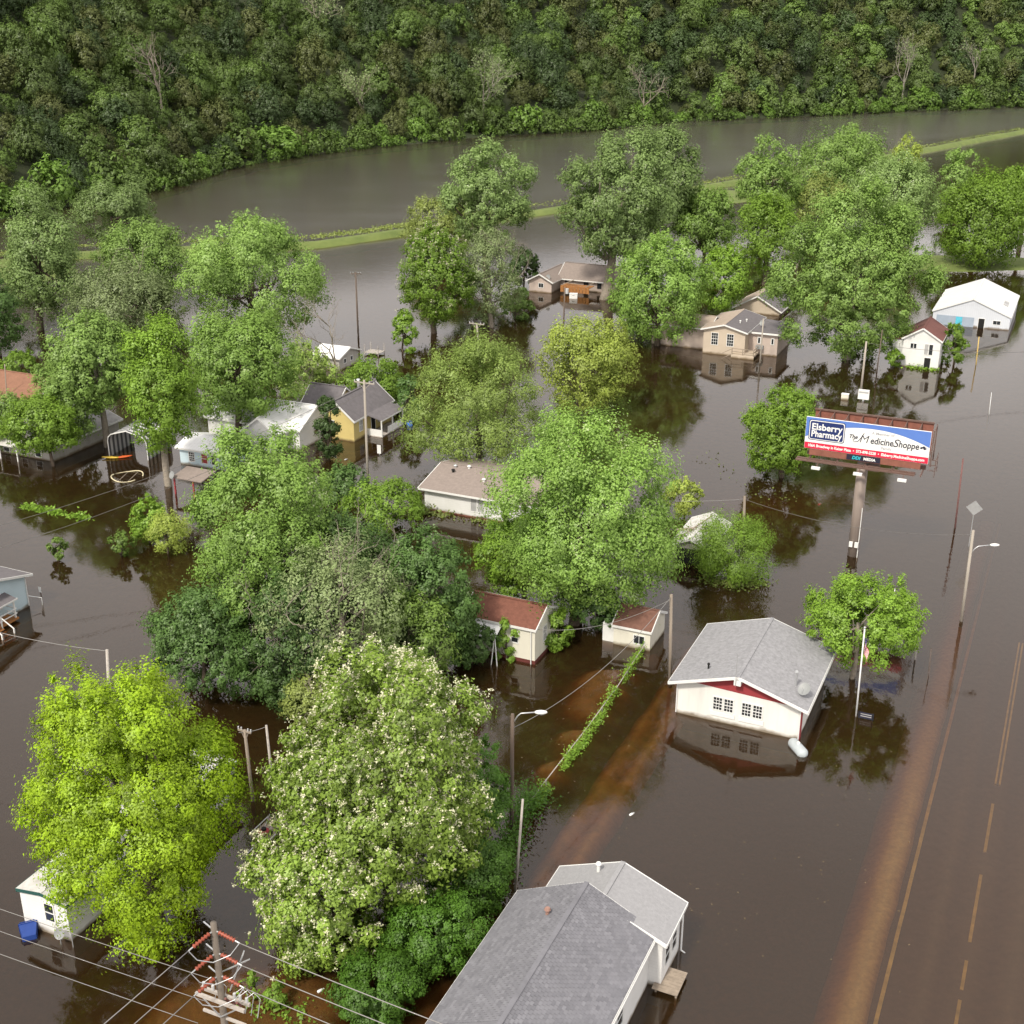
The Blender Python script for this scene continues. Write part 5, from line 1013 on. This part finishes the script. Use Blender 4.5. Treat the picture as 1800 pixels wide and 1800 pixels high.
wire('thin wire from olive shrub pole to the tall lamp post', H_['shrub']-Vector((0, 0, .3)), H_['lampR']-Vector((0, 0, .4)), 1.0, .018, wire_d)
wire('thin wire from olive shrub pole toward the silver maple', H_['shrub']-Vector((0, 0, .3)), H_['shrub']+Vector((-14, 3, -1)), .4, .018, wire_m)
wire('slack pale wire from weathered pole to the left edge', H_['lime']-Vector((0, 0, .1)), H_['lime']-U*26+Vector((0, 0, .5)), 1.0, .022)
wire('wire between the two poles beside the mobile home', H_['gap']-Vector((0, 0, .1)), H_['trailer']-Vector((.4, 0, .2)), .1, .018)
wire('long dark wire from yellow house pole toward the blue house', H_['yellow']-Vector((0, 0, .4)), Vector((-48, 101, 5)), 1.2, .022, wire_d)
wire('second long wire from yellow house pole across open water', H_['yellow']-Vector((0, 0, 1.2)), Vector((-46, 96, 5)), 1.4, .022, wire_d)
wire('wire from hall pole to the cream house corner', H_['hall']-Vector((0, 0, .4)), Vector((1.9, 87.2, 2.9)), .9, .018, wire_m)
wire('wire from pale service pole to thin dark pole', H_['beige']-Vector((0, 0, .2)), H_['thin']-Vector((0, 0, .6)), .9, .025, wire_d)
wire('wire from two storey house pole to the roadside at right', H_['board']-Vector((0, 0, .2)), Vector((78, 168, 4.5)), 1.0, .025, wire_d)

# ------------------------------------------------------------------ floating and half sunk things
a = G(1391, 1305); b = G(1414, 1331)
tk = thing('propane_tank', 'white propane tank floating at the hall corner', 'tank', tuple((a+b)/2)); d = (b-a).normalized(); L = (b-a).length/2
pts = [-d*(L+.05), -d*(L-.08), -d*(L-.25), d*(L-.25), d*(L-.08), d*(L+.05)]; MB().tube([p+Vector((0, 0, .12)) for p in pts], [.08, .3, .4, .4, .3, .08], 16).build('shell', mat('tank_white', (.42, .46, .48), .5, .2, 2), tk, True)
MB().tube([(0, 0, .45), (0, 0, .6)], .12, 8).build('valve_dome', trim, tk); 
for s_ in (-.5, .5): MB().bar(d*L*s_+Vector((0, 0, -.3)), d*L*s_+Vector((0, 0, -.32))+d*.3, .2).build('foot', metal, tk)
g = G(52, 1645); bn = thing('recycling_bin', 'blue wheeled bin floating tipped against the mobile home', 'bin', (g.x, g.y, 0), .4); bn.scale = (.85, .85, .85)
bm_ = mat('blue_plastic', (.015, .05, .24), .45, .15, 3); bo = MB().add([(-.45, -.5, -.25), (.45, -.5, -.25), (.55, .45, .05), (-.55, .45, .05), (-.4, -.45, .35), (.4, -.45, .35), (.55, .4, .75), (-.55, .4, .75)], [(0, 3, 2, 1), (4, 5, 6, 7), (0, 1, 5, 4), (1, 2, 6, 5), (2, 3, 7, 6), (3, 0, 4, 7)]).build('body', bm_, bn)
MB().slab([(-.58, .42, .8), (-.58, .5, .0), (.58, .5, .0), (.58, .42, .8)][::-1], .06).build('lid', bm_, bn); MB().bar((-.5, .6, .72), (.5, .6, .72), .05).build('handle', bm_, bn)
for x in (-.42, .42): MB().tube([(x-.06, -.55, -.1), (x+.06, -.55, -.1)], .13, 10).build('wheel', darkm, bn)
g = G(720, 748); bn = thing('barrel', 'bright blue barrel afloat beside the yellow house porch', 'barrel', (g.x, g.y, 0), .4); MB().tube([(0, 0, -.4), (0, 0, 0), (0, 0, .45), (0, 0, .5)], [.36, .4, .36, .3], 12).build('shell', mat('bright_blue', (.02, .12, .6), .5, .1, 3), bn, True); MB().tube([(0, 0, .5), (0, 0, .54)], .33, 12).build('lid', bm_, bn)
# trailer with red mower
g = G(462, 1478); rf = thing('utility_trailer', 'small wooden trailer with red mower half sunk left of catalpa', 'trailer', (g.x, g.y, 0), ROT)
for i in range(5): MB().box(-.7+i*.29, -.44+i*.29, -.3, 1.9, .28, .34).build('plank', wood, rf)
for x in (-.72, .76): MB().bar((x, -.3, .5), (x, 1.9, .5), .05).build('side_rail', metal, rf)
for x in (-.72, .76):
    for y in (-.28, .8, 1.88): MB().bar((x, y, -.4), (x, y, .52), .05).build('stake', metal, rf)
MB().tube([(0, -.3, .2), (0, -1.6, .15)], .04, 6).build('tow_bar', metal, rf); MB().tube([(-.3, 1.9, .4), (-.3, 2.2, 1.3), (.3, 2.2, 1.3), (.3, 1.9, .4)], .03, 6).build('tail_frame', redm, rf)
mw = thing('lawn_mower', 'red lawn mower standing on the small sunken trailer', 'mower', (g.x+.1, g.y+.1, .34), ROT)
MB().ball((0, 0, .25), .34, 10, 6, (1, 1.2, .5)).build('deck', redm, mw, True); MB().tube([(0, 0, .35), (0, 0, .55)], .16, 8).build('engine', darkm, mw); MB().tube([(-.22, .35, .25), (-.22, 1.0, .85), (.22, 1.0, .85), (.22, .35, .25)], .022, 6).build('handle', metal, mw)
for x in (-.33, .33):
    for y in (-.3, .3): MB().tube([(x-.04, y, .11), (x+.04, y, .11)], .11, 10).build('wheel', darkm, mw)
# rounded metal carport, kayak, trampoline ring
g = G(193, 802); cp = thing('metal_carport', 'striped corrugated carport with rounded eaves beside light green tree', 'carport', (g.x, g.y, 0), ROT+.15)
W_ = 5.0; prof = [(0, -.9), (0, 1.9), (.12, 2.35), (.5, 2.7), (2.5, 3.25), (4.5, 2.7), (4.88, 2.35), (5, 1.9), (5, -.9)]
for i in range(12):
    y = i*.42; rib = MB(); 
    for (xa, za), (xb, zb) in zip(prof, prof[1:]): rib.add([(xa, y, za), (xb, y, zb), (xb, y+.4, zb), (xa, y+.4, za)], [(0, 1, 2, 3)])
    o = rib.build('sheet', mat('carport_light', (.62, .62, .63), .5, .15, 2) if i % 2 else mat('carport_dark', (.12, .12, .13), .6, .15, 2), cp)
    md = o.modifiers.new('solid', 'SOLIDIFY'); md.thickness = .03
MB().tube([(a, -.03, b) for a, b in prof], .06, 6).build('front_hoop', trim, cp); MB().tube([(a, 5.05, b) for a, b in prof], .06, 6).build('rear_hoop', trim, cp)
g = G(206, 805); kk = thing('kayak', 'yellow and orange kayak floating at the carport mouth', 'kayak', (g.x, g.y, 0), .15)
for nm, ya, yb, m_ in (('bow', -1.7, .2, mat('kayak_yellow', (.62, .42, .05), .4, .15, 3)), ('stern', .2, 1.7, mat('kayak_orange', (.62, .12, .03), .4, .15, 3))):
    mb = MB(); n = 8; rings = 6
    for i in range(rings+1):
        t_ = ya+(yb-ya)*i/rings; w = .36*max(.02, 1-(abs(t_)/1.72)**2.2)
        for j in range(n): an = 2*math.pi*j/n; mb.v.append((t_, w*math.cos(an), .12+.16*math.sin(an)*(.4+w)+.1*(abs(t_)/1.7)**3))
    for i in range(rings):
        for j in range(n): mb.f.append((i*n+j, i*n+(j+1)%n, (i+1)*n+(j+1)%n, (i+1)*n+j))
    mb.f.append(tuple(range(n))[::-1]); mb.f.append(tuple(rings*n+j for j in range(n))); mb.build(nm, m_, kk, True)
MB().tube([(.5*math.cos(a_*.5236), .2*math.sin(a_*.5236), .3) for a_ in range(13)], .04, 6).build('cockpit_rim', darkm, kk)
g = G(224, 838); tr_ = thing('trampoline_ring', 'twisted cream trampoline ring floating below the carport', 'trampoline', (g.x, g.y, 0))
MB().tube([(1.7*math.cos(i*.2618), 1.7*math.sin(i*.2618), .08+.12*math.sin(i*.6)) for i in range(22)], .07, 6).build('ring', mat('cream_pad', (.62, .55, .36), .8, .3, 3), tr_, True)
for s_ in (-.6, .5): MB().bar((s_, -1.4, .02), (s_+.3, 1.4, .05), .05).build('loose_strap', wood, tr_)
# sunken boat hulks and junk
for px, py, lab, m_, w_, l_ in ((800, 1560, '', None, 0, 0),)[:0]: pass
g = G(820, 1622); br = thing('brush_pile', 'rusty brown brush heap in water left of the slate roof', 'brush pile', (g.x, g.y, 0)); rg = np.random.default_rng(5)
for i in range(26):
    a_ = Vector(rg.normal(0, .55, 3)); a_.z = abs(a_.z)*.3; b_ = a_+Vector(rg.normal(0, .6, 3)); b_.z = abs(b_.z)*.4; MB().tube([a_, a_.lerp(b_, .5)+Vector((0, 0, .1)), b_], [.035, .03, .015], 5).build('branch', shg_red if i % 3 else wood, br)
g = G(700, 642); jk = thing('boat_dock', 'grey floating dock frame right of white roofed shed', 'dock', (G(658, 622).x, G(658, 622).y, 0), ROT)
for i in range(6): MB().box(-1.2+i*.42, -.84+i*.42, -1, 1, .3, .38).build('plank', greywood, jk)
for x in (-1.1, 1.2):
    for y in (-.9, .9): MB().bar((x, y, -1), (x, y, 1.5), .09).build('post', greywood, jk)
for px, py, lab, hue in ((563, 1742, 'white plastic jug floating beside the dark hedge shrubs', trim), (1110, 1432, 'small white bottle drifting beside the sunken driveway', trim), (1440, 887, 'small orange buoy floating left of billboard post', orange), (608, 808, 'white bucket drifting in front of the yellow house', trim)):
    g = G(px, py); o = thing('floating_jug' if 'buoy' not in lab else 'buoy', lab, 'jug' if 'buoy' not in lab else 'buoy', (g.x, g.y, 0), .7); o.scale = (.6, .6, .6); MB().tube([(-.3, 0, .04), (-.24, 0, .05), (.15, 0, .05), (.25, 0, .06), (.33, 0, .06)], [.05, .13, .13, .05, .05], 9).build('body', hue, o, True); MB().tube([(.33, 0, .06), (.38, 0, .06)], .06, 8).build('cap', hue, o)
# vine fence: rails and posts
fp = [G(1165, 1098), G(1120, 1160), G(1085, 1215), G(1030, 1290), G(960, 1380), G(922, 1432)]
fc = thing('wire_fence', 'sunken pipe fence overgrown with vines left of the hall', 'fence', tuple(fp[0]))
for a_, b_ in zip(fp, fp[1:]):
    MB().tube([a_-fp[0]+Vector((0, 0, .42)), b_-fp[0]+Vector((0, 0, .40))], .035, 6).build('top_rail', greywood, fc)
    n = max(1, int((b_-a_).length/2.4))
    for i in range(n): p = a_.lerp(b_, i/n)-fp[0]; MB().tube([p+Vector((0, 0, -1)), p+Vector((0, 0, .46))], .045, 6).build('fence_post', greywood, fc)
# drift specks on the water
rg = np.random.default_rng(12); c = []
for px, py, sx, sy, n in ((1450, 1450, 120, 130, 55), (1540, 1330, 60, 50, 25), (1060, 1290, 90, 90, 90), (1250, 1610, 60, 30, 26), (880, 1230, 60, 70, 60), (1600, 1000, 120, 110, 14), (200, 1000, 150, 60, 20), (1180, 680, 60, 50, 22), (660, 790, 40, 30, 20), (450, 1700, 90, 50, 40)):
    for i in range(n): q = G(px+rg.normal(0, sx), py+rg.normal(0, sy)); c.append((q.x, q.y, .012))
c = np.array(c); me = leaf_mesh('drift_litter', c, rg.normal(0, .06, c.shape)+np.array([0, 0, 1]), .1, rg, None, .4)
tag(link('drift_litter', me, mat('drift_straw', (.30, .23, .13), .9, .4, 2)), 'straw and leaf litter drifting on the brown water', kind='stuff')
